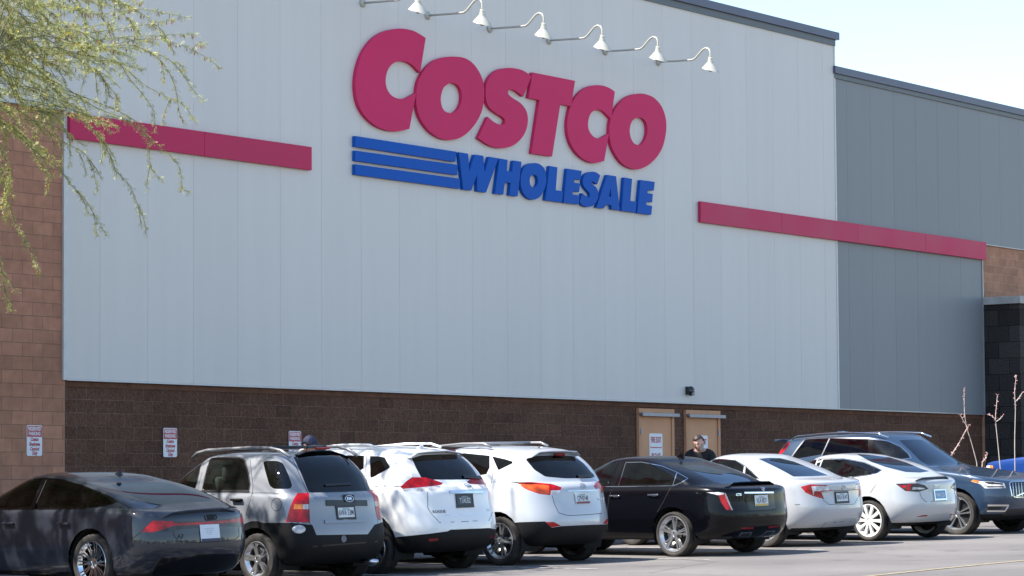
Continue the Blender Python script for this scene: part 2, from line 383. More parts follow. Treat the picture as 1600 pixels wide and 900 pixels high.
# ------------------------------------------------------------------ fire doors
door_m = mat('tan_door_paint', (0.64, 0.33, 0.18), 0.6, spec=0.15, vary=0.06, scale=3)
frame_m = mat('tan_frame_paint', (0.58, 0.30, 0.165), 0.6, spec=0.15, vary=0.06, scale=3)
steel_m = mat('bare_steel', (0.26, 0.27, 0.3), 0.45, 0.3, vary=0.1)
black_m = mat('black_plastic', (0.012, 0.012, 0.014), 0.4, vary=0.2, scale=20)
zd = Z + 0.43
for x0, x1, hinge in ((15.80, 17.03, 15.86), (17.45, 18.70, 18.63)):
    zf = lot_z((x0 + x1) / 2) + 0.16
    bm = bmesh.new(); bx(bm, x0 + 0.09, x1 - 0.09, 0.045, 0.085, zf, zd - 0.12, 0.004)
    d = obj('fire_door', bm, door_m, store)
    bm = bmesh.new()
    bx(bm, x0, x0 + 0.088, 0.02, 0.086, zf, zd - 0.118, 0.004); bx(bm, x1 - 0.088, x1, 0.02, 0.086, zf, zd - 0.118, 0.004)
    bx(bm, x0, x1, 0.018, 0.088, zd - 0.116, zd, 0.004)
    obj('frame', bm, frame_m, d)
    bm = bmesh.new(); bx(bm, x0 - 0.01, x1 + 0.05, -0.07, 0.018, zd - 0.125, zd - 0.085, 0.004); bx(bm, x0 - 0.01, x1 + 0.05, -0.078, -0.071, zd - 0.15, zd - 0.09)
    obj('drip_cap', bm, steel_m, d)
    for zz in (zd - 0.45, zd - 1.2, zd - 1.95):
        bm = bmesh.new(); bx(bm, hinge - 0.02, hinge + 0.02, 0.005, 0.019, zz - 0.06, zz + 0.06); obj('hinge', bm, steel_m, d)
# ------------------------------------------------------------------ wall signs
white_m = mat('sign_white', (0.74, 0.75, 0.78), 0.4, vary=0.04)
sred_m = mat('sign_red', (0.45, 0.03, 0.05), 0.4)
def stand(me, sx=1.0):
    me.transform(Matrix.Rotation(R(90), 4, 'X')); return me
def sign_plate(bm, wd, ht, r=0.03, d=0.006):
    pts = []
    for cx, cz, a0 in ((wd / 2 - r, ht / 2 - r, 0), (-wd / 2 + r, ht / 2 - r, 90), (-wd / 2 + r, -ht / 2 + r, 180), (wd / 2 - r, -ht / 2 + r, 270)):
        for k in range(5): a = R(a0 + 22.5 * k); pts.append((cx + r * math.cos(a), cz + r * math.sin(a)))
    prism(bm, [pts], lambda p: (p[0], -d, p[1]), lambda p: (p[0], 0, p[1]))
def lettering(root, name, s, size, z, m, y=-0.0085, bold=0.0, shear=0.0, sx=1.0, x=0.0):
    o = link(name, stand(text_mesh(s, size, bold, shear, sx)), m, root); o.location = (x, y, z); return o
def parking_sign(x, z, y, label):
    t = tag(empty('parking_sign', Matrix.Translation((x, y, z))), label, 'sign', 'reserved parking signs on the wall')
    bm = bmesh.new(); sign_plate(bm, 0.305, 0.457); obj('sign_plate', bm, white_m, t)
    bm = bmesh.new()
    pts = [(0.145, 0.055), (0.145, 0.195), (0.125, 0.216), (-0.125, 0.216), (-0.145, 0.195), (-0.145, 0.055)]
    prism(bm, [pts], lambda p: (p[0], -0.0075, p[1]), lambda p: (p[0], -0.005, p[1])); obj('red_panel', bm, sred_m, t)
    for s, zz in (('RESERVED', 0.173), ('PARKING', 0.102)): lettering(t, 'lettering', s, 0.074, zz, white_m, -0.0085, 0.0022, 0, 0.76)
    for s, zz in (('Costco', 0.018), ('Employee', -0.053), ('Carpool', -0.124), ('Only', -0.19)): lettering(t, 'lettering', s, 0.075, zz, sred_m, -0.008, 0.0032, 0.2, 0.72)
parking_sign(0.008, Z - 0.365, 0.028, 'reserved parking sign on the smooth tan block wall, nearest the dark grey sedan')
parking_sign(2.915, Z - 0.365, 0.07, 'reserved parking sign on the dark wall just left of the silver SUV, fully showing')
parking_sign(5.85, Z - 0.375, 0.07, 'reserved parking sign half hidden behind the roof rails of the silver SUV')
def fire_sign(x, z, y, label):
    t = tag(empty('fire_exit_sign', Matrix.Translation((x, y, z))), label, 'sign', 'fire exit signs on the tan doors')
    bm = bmesh.new(); sign_plate(bm, 0.45, 0.86, 0.03); obj('sign_plate', bm, white_m, t)
    lettering(t, 'lettering', 'FIRE EXIT', 0.155, 0.30, sred_m, -0.0085, 0.005, 0, 0.56)
    lettering(t, 'lettering', 'PLEASE', 0.18, -0.03, sred_m, -0.0085, 0.005, 0, 0.56)
    lettering(t, 'lettering', 'KEEP', 0.18, -0.255, sred_m, -0.0085, 0.005, 0, 0.56)
    bm = bmesh.new(); bx(bm, -0.2, 0.2, -0.0085, -0.005, 0.145, 0.165); obj('red_rule', bm, sred_m, t)
fire_sign(16.40, Z - 0.485, 0.043, 'white fire exit sign on the tan door that stands clear of the man')
fire_sign(18.02, Z - 0.505, 0.043, 'white fire exit sign on the tan door behind the man, partly hidden by his head')
# ------------------------------------------------------------------ big wall letters, traced in wall coordinates
YF = -0.075
def T(pts, s, ox, oy):
    out = []
    for p in pts:
        q = on_wall((ox + p[0] / s, oy + p[1] / s), YF); out.append((q.x, q.z))
    return out
def smooth_loop(pts, keep):
    """Catmull-Rom through the points; indices in keep stay sharp corners"""
    n = len(pts); out = []
    for i in range(n):
        p0, p1, p2, p3 = [Vector(pts[j % n]) for j in (i - 1, i, i + 1, i + 2)]
        if i in keep: p0 = p1
        if (i + 1) % n in keep: p3 = p2
        L = (p2 - p1).length; k = 4 if L > 0.03 and not (i in keep and (i + 1) % n in keep) else 1
        for j in range(k):
            t = j / k
            q = 0.5 * ((2 * p1) + (p2 - p0) * t + (2 * p0 - 5 * p1 + 4 * p2 - p3) * t * t + (3 * p1 - p0 - 3 * p2 + p3) * t ** 3)
            out.append((q.x, q.y))
    return out
logo = tag(empty('store_sign', Matrix.Translation((11.8, 0, Z + 5.6))), 'large red and blue store name letters with three blue bars on the grey wall', 'sign')
lred = mat('letter_red', (0.62, 0.036, 0.13), 0.42, vary=0.05, scale=0.6, rvary=0.06, spec=0.06)
lblue = mat('letter_blue', (0.01, 0.098, 0.43), 0.42, vary=0.05, scale=0.8, rvary=0.06, spec=0.06)
def letter(name, loops, m):
    bm = bmesh.new(); o = Vector((11.8, 0, Z + 5.6))
    prism(bm, loops, lambda p: Vector((p[0], YF, p[1])) - o, lambda p: Vector((p[0], -0.004, p[1])) - o)
    obj(name, bm, m, logo)
A1 = (3.9125, 540, 30); A2 = (5.294, 740, 90); A3 = (5.626, 870, 120); A4 = (6.667, 540, 200); A5 = (9.41, 700, 230); A6 = (8.421, 840, 245)
c1 = [(490,115),(460,95),(420,73),(380,62),(330,57),(280,63),(230,78),(180,108),(140,150),(105,205),(80,270),(66,330),(60,390),(63,450),(75,510),(100,565),(135,610),(180,648),(230,672),(280,684),(330,684),(390,670),(433,450),(400,468),(370,482),(340,487),(310,482),(280,465),(258,435),(247,400),(246,360),(255,320),(275,285),(305,262),(340,256),(380,262),(415,284),(440,310),(456,327)]
letter('red_letter', [smooth_loop(T(c1, *A1), {0, 21, 22, 38})], lred)
o1 = [(650,228),(720,235),(770,262),(810,310),(838,370),(848,430),(846,500),(830,570),(800,630),(755,685),(700,725),(640,738),(580,728),(525,695),(480,645),(450,590),(435,530),(433,465),(440,400),(460,345),(495,295),(540,255),(595,235)]
o1i = [(645,390),(680,398),(702,425),(712,465),(708,510),(690,548),(665,570),(635,573),(605,560),(588,530),(582,490),(588,450),(605,412)]
letter('red_letter', [smooth_loop(T(o1, *A1), set()), smooth_loop(T(o1i, *A1), set())], lred)
s1 = [(478,158),(440,125),(400,103),(350,90),(295,85),(240,90),(190,108),(145,145),(115,195),(102,250),(100,310),(110,370),(137,418),(180,455),(225,482),(252,502),(262,522),(256,545),(238,556),(200,548),(165,530),(120,490),(38,665),(80,695),(130,725),(190,745),(250,747),(310,735),(365,700),(410,650),(440,585),(450,510),(440,450),(415,405),(380,370),(340,345),(305,320),(285,295),(290,270),(310,262),(345,272),(380,297),(412,322)]
letter('red_letter', [smooth_loop(T(s1, *A2), {0, 21, 22, 42})], lred)
t1 = [(487,122),(840,192),(807,402),(718,385),(650,817),(480,792),(545,352),(455,333)]
letter('red_letter', [T(t1, *A2)], lred)
c2 = [(511,132),(470,102),(420,82),(365,73),(310,78),(255,98),(205,135),(160,190),(125,250),(105,320),(93,400),(95,480),(110,550),(140,620),(180,675),(230,720),(290,750),(345,758),(417,740),(460,500),(425,518),(395,535),(365,541),(330,530),(300,500),(280,460),(275,410),(285,355),(305,315),(340,293),(370,290),(405,300),(440,330),(478,372)]
letter('red_letter', [smooth_loop(T(c2, *A3), {0, 18, 19, 33})], lred)
o2 = [(735,147),(800,158),(855,185),(905,235),(940,300),(960,380),(963,460),(950,550),(925,630),(880,705),(820,765),(760,800),(700,814),(640,800),(580,765),(530,705),(490,630),(468,550),(462,470),(470,390),(490,330),(530,260),(585,200),(655,160)]
o2i = [(715,360),(755,365),(785,400),(797,450),(793,510),(775,560),(745,595),(715,600),(680,585),(655,545),(642,490),(645,440),(660,395),(685,368)]
letter('red_letter', [smooth_loop(T(o2, *A3), set()), smooth_loop(T(o2i, *A3), set())], lred)
for b_ in ([(102,83),(1155,247),(1145,352),(102,192)], [(102,235),(1168,383),(1165,490),(102,340)], [(102,377),(1190,527),(1195,632),(102,485)]):
    letter('blue_bar', [T(b_, *A4)], lblue)
letter('blue_letter', [T([(160,72),(298,95),(315,355),(395,108),(520,125),(540,372),(605,140),(742,163),(562,665),(430,645),(430,402),(345,635),(225,620)], *A5)], lblue)
letter('blue_letter', [T([(757,165),(878,185),(866,348),(942,358),(962,195),(1082,213),(1025,722),(905,707),(922,527),(838,515),(815,695),(692,680)], *A5)], lblue)
o3 = [(1280,233),(1340,245),(1395,285),(1430,345),(1445,420),(1447,500),(1432,580),(1400,660),(1350,730),(1290,765),(1235,770),(1175,745),(1120,690),(1085,620),(1070,540),(1070,450),(1085,380),(1115,310),(1160,262),(1220,238)]
o3i = [(1255,405),(1290,412),(1315,440),(1325,490),(1318,540),(1295,580),(1260,592),(1230,580),(1210,545),(1202,490),(1208,445),(1228,415)]
letter('blue_letter', [smooth_loop(T(o3, *A5), set()), smooth_loop(T(o3i, *A5), set())], lblue)
letter('blue_letter', [T([(158,120),(262,138),(240,438),(338,455),(322,598),(102,570)], *A6)], lblue)
letter('blue_letter', [T([(388,155),(580,185),(568,302),(487,290),(482,340),(560,352),(548,465),(467,452),(460,495),(555,510),(540,625),(342,603)], *A6)], lblue)
s2 = [(825,245),(790,215),(745,198),(700,198),(650,215),(615,250),(598,300),(598,350),(615,395),(650,440),(680,470),(692,500),(685,525),(660,530),(625,510),(590,478),(555,590),(580,625),(620,650),(660,660),(710,650),(755,620),(785,570),(800,510),(795,450),(770,400),(735,370),(712,345),(715,322),(735,325),(765,345),(785,362)]
letter('blue_letter', [smooth_loop(T(s2, *A6), {0, 15, 16, 31})], lblue)
letter('blue_letter', [T([(918,238),(1033,255),(1083,703),(978,690),(970,637),(905,627),(870,680),(775,665)], *A6), T([(965,400),(968,525),(938,520)], *A6)], lblue)
letter('blue_letter', [T([(1140,272),(1245,290),(1222,580),(1305,592),(1290,733),(1105,708)], *A6)], lblue)
letter('blue_letter', [T([(1355,305),(1543,330),(1530,445),(1452,433),(1445,478),(1517,488),(1508,598),(1435,588),(1428,632),(1508,645),(1497,762),(1312,738)], *A6)], lblue)
# ------------------------------------------------------------------ gooseneck lamps
cream = mat('cream_enamel', (0.42, 0.41, 0.35), 0.35, vary=0.04, coat=0.3)
roots = [(566, 5), (667.5, 24.5), (764.5, 45), (857, 63.5), (945, 80.5), (1028, 97)]
names = ['first from the left, its neck cut off above', 'above the top of the first large red letter', 'above the second red letter', 'above the red letter S and T', 'above the second red C', 'last on the right, beyond the final red letter']
for i, p in enumerate(roots):
    q = on_wall(p)
    t = tag(empty('gooseneck_lamp', Matrix.Translation(q)), 'white gooseneck sign lamp, ' + names[i], 'lamp', 'row of lamps over the store sign')
    bm = bmesh.new(); lathe(bm, [(0, -0.005), (0.075, -0.005), (0.07, -0.03), (0.03, -0.05), (0.0, -0.05)], 20); obj('wall_flange', bm, cream, t, True)
    bm = bmesh.new()
    pts = [(0, -0.02, 0), (0, -0.4, -0.02), (0, -0.72, -0.035), (0, -0.83, -0.035), (0, -0.9, 0.0), (0, -1.0, 0.09), (0, -1.06, 0.14), (0, -1.13, 0.165), (0, -1.2, 0.14), (0, -1.235, 0.08), (0, -1.24, 0.0), (0, -1.24, -0.06)]
    tube(bm, pts, 0.019, 10); obj('arm', bm, cream, t, True)
    bm = bmesh.new(); sh = Matrix.Translation((0, -1.24, -0.04)) @ Matrix(((1, 0, 0, 0), (0, 1, 0, 0), (0, 0.34, 1, 0), (0, 0, 0, 1))) @ Matrix.Rotation(R(-90), 4, 'X')
    lathe(bm, [(0, -0.02), (0.035, -0.01), (0.045, 0.0), (0.045, 0.05), (0.056, 0.055), (0.056, 0.085), (0.06, 0.1), (0.085, 0.13), (0.165, 0.235), (0.172, 0.25), (0.165, 0.25), (0.08, 0.14), (0.0, 0.12)], 28, sh)
    bmesh.ops.recalc_face_normals(bm, faces=bm.faces); obj('lamp_shade', bm, cream, t, False, 0.6)
    bm = bmesh.new(); bmesh.ops.create_icosphere(bm, subdivisions=2, radius=0.05, matrix=Matrix.Translation((0, -1.24, -0.27)))
    obj('bulb', bm, mat('frosted_glass', (0.4, 0.4, 0.4), 0.3), t, True)
# security light over the doors
q = on_wall((1074, 612), 0.0)
t = tag(empty('security_light', Matrix.Translation(q)), 'small black dome security light on the grey wall above the two tan doors', 'light')
bm = bmesh.new(); bmesh.ops.create_uvsphere(bm, u_segments=20, v_segments=12, radius=0.1, matrix=Matrix.Translation((0, -0.08, 0.01)) @ Matrix.Diagonal((0.85, 0.8, 1.0, 1)))
obj('housing', bm, mat('black_enamel', (0.01, 0.012, 0.013), 0.25, coat=0.5), t, True)
bm = bmesh.new(); box(bm, (0, -0.025, 0.02), (0.15, 0.05, 0.16), None, 0.01); obj('back_box', bm, black_m, t)
bm = bmesh.new(); bmesh.ops.create_uvsphere(bm, u_segments=12, v_segments=8, radius=0.05, matrix=Matrix.Translation((0, -0.13, -0.04)) @ Matrix.Diagonal((0.9, 0.6, 0.9, 1)))
obj('lens', bm, mat('lens_glass', (0.25, 0.27, 0.28), 0.08), t, True)
# dark stone pier at the right end
t = tag(empty('stone_pier', Matrix.Translation((30.16, -0.9, 0))), 'dark stone pier with a pale concrete cap at the right end of the wall', 'wall')
bm = bmesh.new(); bx(bm, 0, 12, 0, 0.945, -0.5, Z + 3.15); obj('stone_shaft', bm, lava, t)
bm = bmesh.new(); bx(bm, -0.06, 12.06, -0.06, 0.945, Z + 3.153, Z + 3.33, 0.008); obj('concrete_cap', bm, concrete, t)
# ------------------------------------------------------------------ car paint, glass, rubber
def paint(name, col, metal=0.0, rough=0.35, flake=0.0, dust=0.25, coat=1.0, spec=.5):
    m, t, b = new_mat(name)
    out = t.nodes['Material Output']
    tc = t.nodes.new('ShaderNodeTexCoord'); sx = t.nodes.new('ShaderNodeSeparateXYZ'); t.links.new(tc.outputs['Object'], sx.inputs[0])
    n = t.nodes.new('ShaderNodeTexNoise'); n.inputs['Scale'].default_value = 3.5; n.inputs['Detail'].default_value = 8; t.links.new(tc.outputs['Object'], n.inputs['Vector'])
    lo = t.nodes.new('ShaderNodeMapRange'); lo.inputs['From Min'].default_value = 0.25; lo.inputs['From Max'].default_value = 0.8
    lo.inputs['To Min'].default_value = 1.0; lo.inputs['To Max'].default_value = 0.25; t.links.new(sx.outputs['Z'], lo.inputs['Value'])
    du = t.nodes.new('ShaderNodeMath'); du.operation = 'MULTIPLY'; t.links.new(n.outputs['Fac'], du.inputs[0]); t.links.new(lo.outputs[0], du.inputs[1])
    dm = t.nodes.new('ShaderNodeMath'); dm.operation = 'MULTIPLY'; dm.inputs[1].default_value = dust; t.links.new(du.outputs[0], dm.inputs[0])
    mx = t.nodes.new('ShaderNodeMix'); mx.data_type = 'RGBA'; mx.inputs[6].default_value = (*col, 1); mx.inputs[7].default_value = (0.3, 0.26, 0.22, 1)
    t.links.new(dm.outputs[0], mx.inputs['Factor']); t.links.new(mx.outputs[2], b.inputs['Base Color'])
    b.inputs['Metallic'].default_value = metal; b.inputs['Roughness'].default_value = rough
    b.inputs['Coat Weight'].default_value = coat; b.inputs['Coat Roughness'].default_value = 0.05; b.inputs['Specular IOR Level'].default_value = spec
    cr = t.nodes.new('ShaderNodeMapRange'); cr.inputs['To Min'].default_value = 0.02; cr.inputs['To Max'].default_value = 0.16; t.links.new(du.outputs[0], cr.inputs['Value']); t.links.new(cr.outputs[0], b.inputs['Coat Roughness'])
    if flake:
        v = t.nodes.new('ShaderNodeTexNoise'); v.inputs['Scale'].default_value = 900; t.links.new(tc.outputs['Object'], v.inputs['Vector'])
        bp = t.nodes.new('ShaderNodeBump'); bp.inputs['Strength'].default_value = flake; bp.inputs['Distance'].default_value = 0.0005
        t.links.new(v.outputs['Fac'], bp.inputs['Height']); t.links.new(bp.outputs[0], b.inputs['Normal'])
    # the inside of the shell is grey lining
    inn = t.nodes.new('ShaderNodeBsdfDiffuse'); inn.inputs[0].default_value = (0.035, 0.034, 0.033, 1)
    ge = t.nodes.new('ShaderNodeNewGeometry'); ms = t.nodes.new('ShaderNodeMixShader')
    t.links.new(ge.outputs['Backfacing'], ms.inputs[0]); t.links.new(b.outputs[0], ms.inputs[1]); t.links.new(inn.outputs[0], ms.inputs[2])
    t.links.new(ms.outputs[0], out.inputs[0])
    return m
def glass(name, tint, dusty=0.02, gl=(1, 1, 1), ior=1.5):
    """tinted car glass: see-through tint under a mirror coat, with a thin film of dust"""
    m, t, b = new_mat(name); out = t.nodes['Material Output']
    tr = t.nodes.new('ShaderNodeBsdfTransparent'); tr.inputs[0].default_value = (*tint, 1)
    gs = t.nodes.new('ShaderNodeBsdfGlossy'); gs.inputs['Roughness'].default_value = 0.015; gs.inputs[0].default_value = (*gl, 1)
    fr = t.nodes.new('ShaderNodeFresnel'); fr.inputs[0].default_value = ior
    m1 = t.nodes.new('ShaderNodeMixShader'); t.links.new(fr.outputs[0], m1.inputs[0]); t.links.new(tr.outputs[0], m1.inputs[1]); t.links.new(gs.outputs[0], m1.inputs[2])
    df = t.nodes.new('ShaderNodeBsdfDiffuse'); df.inputs[0].default_value = (0.4, 0.38, 0.35, 1)
    tc = t.nodes.new('ShaderNodeTexCoord'); n = t.nodes.new('ShaderNodeTexNoise'); n.inputs['Scale'].default_value = 4; n.inputs['Detail'].default_value = 8
    t.links.new(tc.outputs['Object'], n.inputs['Vector'])
    r = t.nodes.new('ShaderNodeMapRange'); r.inputs['From Min'].default_value = 0.35; r.inputs['From Max'].default_value = 0.75; r.inputs['To Min'].default_value = dusty * 0.3; r.inputs['To Max'].default_value = dusty * 2
    t.links.new(n.outputs['Fac'], r.inputs['Value'])
    m2 = t.nodes.new('ShaderNodeMixShader'); t.links.new(r.outputs[0], m2.inputs[0]); t.links.new(m1.outputs[0], m2.inputs[1]); t.links.new(df.outputs[0], m2.inputs[2])
    t.links.new(m2.outputs[0], out.inputs[0]); b.id_data.nodes.remove(b)
    return m
def lens(name, col, rough=0.12, cell=90, emit=0):
    m, t, b = new_mat(name)
    b.inputs['Base Color'].default_value = (*col, 1); b.inputs['Roughness'].default_value = rough; b.inputs['Coat Weight'].default_value = .35; b.inputs['Coat Roughness'].default_value = 0.02; b.inputs['Specular IOR Level'].default_value = .25
    tc = t.nodes.new('ShaderNodeTexCoord'); v = t.nodes.new('ShaderNodeTexVoronoi'); v.inputs['Scale'].default_value = cell; t.links.new(tc.outputs['Object'], v.inputs['Vector'])
    n = t.nodes.new('ShaderNodeTexNoise'); n.inputs['Scale'].default_value = 9; t.links.new(tc.outputs['Object'], n.inputs['Vector'])
    r = t.nodes.new('ShaderNodeMapRange'); r.inputs['From Min'].default_value = 0.3; r.inputs['From Max'].default_value = 0.7; r.inputs['To Min'].default_value = 0.45; r.inputs['To Max'].default_value = 1.5; t.links.new(n.outputs['Fac'], r.inputs['Value'])
    sc = t.nodes.new('ShaderNodeVectorMath'); sc.operation = 'SCALE'; sc.inputs[0].default_value = col; t.links.new(r.outputs[0], sc.inputs['Scale']); t.links.new(sc.outputs[0], b.inputs['Base Color'])
    bp = t.nodes.new('ShaderNodeBump'); bp.inputs['Strength'].default_value = 0.25; bp.inputs['Distance'].default_value = 0.004; t.links.new(v.outputs['Distance'], bp.inputs['Height']); t.links.new(bp.outputs[0], b.inputs['Normal'])
    return m
G_DARK = glass('privacy_glass', (0.075, 0.08, 0.085), 0.006)
G_BACK = glass('raked_rear_glass', (0.03, 0.032, 0.036), 0.005, (.75, .88, 1), 2.1)
G_DEEP = glass('deep_tinted_glass', (0.02, 0.022, 0.024), 0.004)
G_TINT = glass('smoky_glass', (0.16, 0.18, 0.18), 0.005)
G_LITE = glass('clear_glass', (0.62, 0.72, 0.68), 0.012)
G_MID = glass('tinted_glass', (0.42, 0.47, 0.46), 0.006)
L_RED = lens('red_lens', (0.4, 0.004, 0.008))
L_DRED = lens('dark_red_lens', (0.2, 0.006, 0.012))
L_CLR = lens('clear_lens', (0.62, 0.6, 0.6))
L_AMB = lens('amber_lens', (0.7, 0.2, 0.03))
L_SMK = lens('smoked_lens', (0.03, 0.028, 0.03))
CHROME = mat('chrome', (0.72, 0.73, 0.75), 0.08, 1.0)
SATIN = mat('satin_chrome', (0.6, 0.61, 0.63), 0.22, 1.0)
CLAD = mat('grey_black_cladding', (0.007, 0.007, 0.008), 0.6, spec=0.2, vary=0.25, scale=6, bump=0.15, bscale=300)
GLOSSB = mat('gloss_black_trim', (0.004, 0.004, 0.005), 0.15, coat=0.2, spec=0.3)
GAP = mat('panel_gap_shadow', (0.006, 0.006, 0.006), 0.8)
UNDER = mat('underbody_black', (0.008, 0.008, 0.008), 0.9)
SEAT = mat('seat_cloth', (0.045, 0.043, 0.042), 0.8, vary=0.2, scale=12)
SEATG = mat('grey_seat_cloth', (0.09, 0.085, 0.08), 0.85, vary=0.2, scale=12)
ALLOY = mat('silver_alloy', (0.58, 0.58, 0.59), 0.28, 0.85, vary=0.08, scale=6)
ALLOYD = mat('dark_alloy_pocket', (0.02, 0.02, 0.022), 0.4, 0.3)
ALLOYM = mat('machined_alloy', (0.7, 0.7, 0.71), 0.2, 0.9)
WHEELW = mat('pale_wheel_cover', (0.66, 0.66, 0.65), 0.4)
DISC = mat('brake_disc_steel', (0.22, 0.21, 0.2), 0.4, 0.8)
def tyre_mat():
    m, t, b = new_mat('dusty_tyre_rubber')
    tc = t.nodes.new('ShaderNodeTexCoord'); n = t.nodes.new('ShaderNodeTexNoise'); n.inputs['Scale'].default_value = 9; n.inputs['Detail'].default_value = 6
    t.links.new(tc.outputs['Object'], n.inputs['Vector'])
    cr = t.nodes.new('ShaderNodeValToRGB'); cr.color_ramp.elements[0].position = 0.3; cr.color_ramp.elements[0].color = (0.014, 0.013, 0.012, 1)
    cr.color_ramp.elements[1].position = 0.75; cr.color_ramp.elements[1].color = (0.045, 0.039, 0.034, 1)
    t.links.new(n.outputs['Fac'], cr.inputs[0]); t.links.new(cr.outputs[0], b.inputs['Base Color']); b.inputs['Roughness'].default_value = 0.75
    return m
TYRE = tyre_mat()
# ------------------------------------------------------------------ car body
def ring(xr, xf, w_, z, cr, pr, cf, pf, taper=None, nr=8, ns=12, nf=8):
    pts = []
    for k in range(nr + 1):
        a = math.pi / 2 * k / nr
        pts.append([xr + cr * (1 - math.cos(a) ** (2 / pr)), w_ * math.sin(a) ** (2 / pr)])
    x0, x1 = xr + cr, xf - cf
    for k in range(1, ns): pts.append([x0 + (x1 - x0) * k / ns, w_])
    for k in range(nf + 1):
        a = math.pi / 2 * (1 - k / nf)
        pts.append([xf - cf * (1 - math.cos(a) ** (2 / pf)), w_ * math.sin(a) ** (2 / pf)])
    out = []
    for x, y in pts:
        if taper: y *= smooth_list(taper, x)
        out.append(Vector((x, y, smooth_list(z, x))))
    return out
def body_bmesh(sp):
    xr0, xf0, hw = -sp['ohr'], sp['wb'] + sp['ohf'], sp['hw']
    tp = sp.get('taper', [(xr0, .955), (xr0 + .7, .99), (.6, 1), (sp['wb'] - .3, 1), (xf0 - .7, .98), (xf0, .93)])
    cr, pr = sp.get('rc', (.5, 2.9)); cf, pf = sp.get('fc', (.75, 2.6))
    belt = sp['belt']; gc = sp.get('gc', .2)
    rp, fp, sdp = sp['rear'], sp['front'], sp['side']
    rings = []
    zr, zf = lerp_list(belt, xr0), lerp_list(belt, xf0)
    zlist = lambda f: [(a, gc + (b - .1 - gc) * f) for a, b in belt]
    def lv(f, shrink=0.0, ws=None):
        wz = lerp_list(sdp, f) if ws is None else ws
        rings.append(ring(xr0 + lerp_list(rp, gc + (zr - .1 - gc) * f) + shrink, xf0 - lerp_list(fp, gc + (zf - .1 - gc) * f) - shrink, hw * wz, zlist(f), cr, pr, cf, pf, tp))
    lv(0, 0.55, .45); lv(0, 0.1, .85)
    for f in sp.get('levels', (.07, .25, .45, .63, .82)): lv(f)
    for dz, ws, dx in sp.get('shoulder', [(-.09, .98, 0), (-.03, .962, .012), (.0, .935, .04)]):
        zz = [(a, b + dz) for a, b in belt]
        rings.append(ring(xr0 + lerp_list(rp, zr + dz) + dx, xf0 - lerp_list(fp, zf + dz) - dx, hw * ws, zz, cr, pr, cf, pf, tp))
    deck = rings[-1]
    gw, rw = sp['gw'], sp['rw']
    zb = [(a, b + .012) for a, b in belt]
    gcr, gpr = sp.get('grc', (.42, 2.8)); gcf, gpf = sp.get('gfc', (.75, 2.3))
    base = ring(sp['gb'][0], sp['gb'][1], gw, zb, gcr, gpr, gcf, gpf)
    rcr, rpr = sp.get('rrc', (.3, 2.6)); rcf, rpf = sp.get('rfc', (.5, 2.3))
    roof = sp['roof']
    re = ring(sp['rt'][0], sp['rt'][1], rw, [(a, b - .035) for a, b in roof], rcr, rpr, rcf, rpf)
    cz = sp.get('deck_crown', .02)
    for f in (.5,):
        rings.append([Vector((a.x + (b.x - a.x) * f, a.y + (b.y - a.y) * f, a.z + (b.z - a.z) * f + cz)) for a, b in zip(deck, base)])
    rings.append(base)
    bl = sp.get('bulge', .02); rb = sp.get('rbulge', 0.0)
    for t_ in (.25, .55, .82):
        row = []
        for a, b in zip(base, re):
            p = a + (b - a) * t_; k = 4 * t_ * (1 - t_)
            p.y += bl * k * min(1, p.y / .4)
            if p.x < (sp['rt'][0] + sp['gb'][0]) / 2 + .6: p.x -= rb * k; p.z += rb * k * .8
            row.append(p)
        rings.append(row)
    rings.append(re)
    rings.append(ring(sp['rt'][0] + .045, sp['rt'][1] - .05, rw - .075, [(a, b - .006) for a, b in roof], rcr, rpr, rcf, rpf))
    rings.append(ring(sp['rt'][0] + .16, sp['rt'][1] - .2, rw * .5, [(a, b + sp.get('crown', .018)) for a, b in roof], rcr * .6, rpr, rcf * .6, rpf))
    bm = bmesh.new(); vl = []
    for rg in rings:
        L = []; Rr = []
        for i, p in enumerate(rg):
            v = bm.verts.new(p); L.append(v)
            Rr.append(v if i in (0, len(rg) - 1) else bm.verts.new((p.x, -p.y, p.z)))
        vl.append((L, Rr))
    n = len(rings[0])
    for (L0, R0), (L1, R1) in zip(vl, vl[1:]):
        for i in range(n - 1):
            bm.faces.new((L0[i], L1[i], L1[i + 1], L0[i + 1])); bm.faces.new((R0[i], R0[i + 1], R1[i + 1], R1[i]))
    for (L, Rr) in (vl[0], vl[-1]):
        for i in range(n - 1):
            vs = []
            for v in (L[i], L[i + 1], Rr[i + 1], Rr[i]):
                if v not in vs: vs.append(v)
            if len(vs) > 2: bm.faces.new(vs)
    bmesh.ops.recalc_face_normals(bm, faces=bm.faces)
    me = bpy.data.meshes.new('tmp'); bm.to_mesh(me); bm.free()
    o = bpy.data.objects.new('tmp', me); COL.objects.link(o)
    md = o.modifiers.new('s', 'SUBSURF'); md.levels = 2; md.render_levels = 2
    dg = bpy.context.evaluated_depsgraph_get(); dg.update()
    m2 = bpy.data.meshes.new_from_object(o.evaluated_get(dg))
    bpy.data.objects.remove(o); bpy.data.meshes.remove(me)
    bm = bmesh.new(); bm.from_mesh(m2); bpy.data.meshes.remove(m2)
    return bm
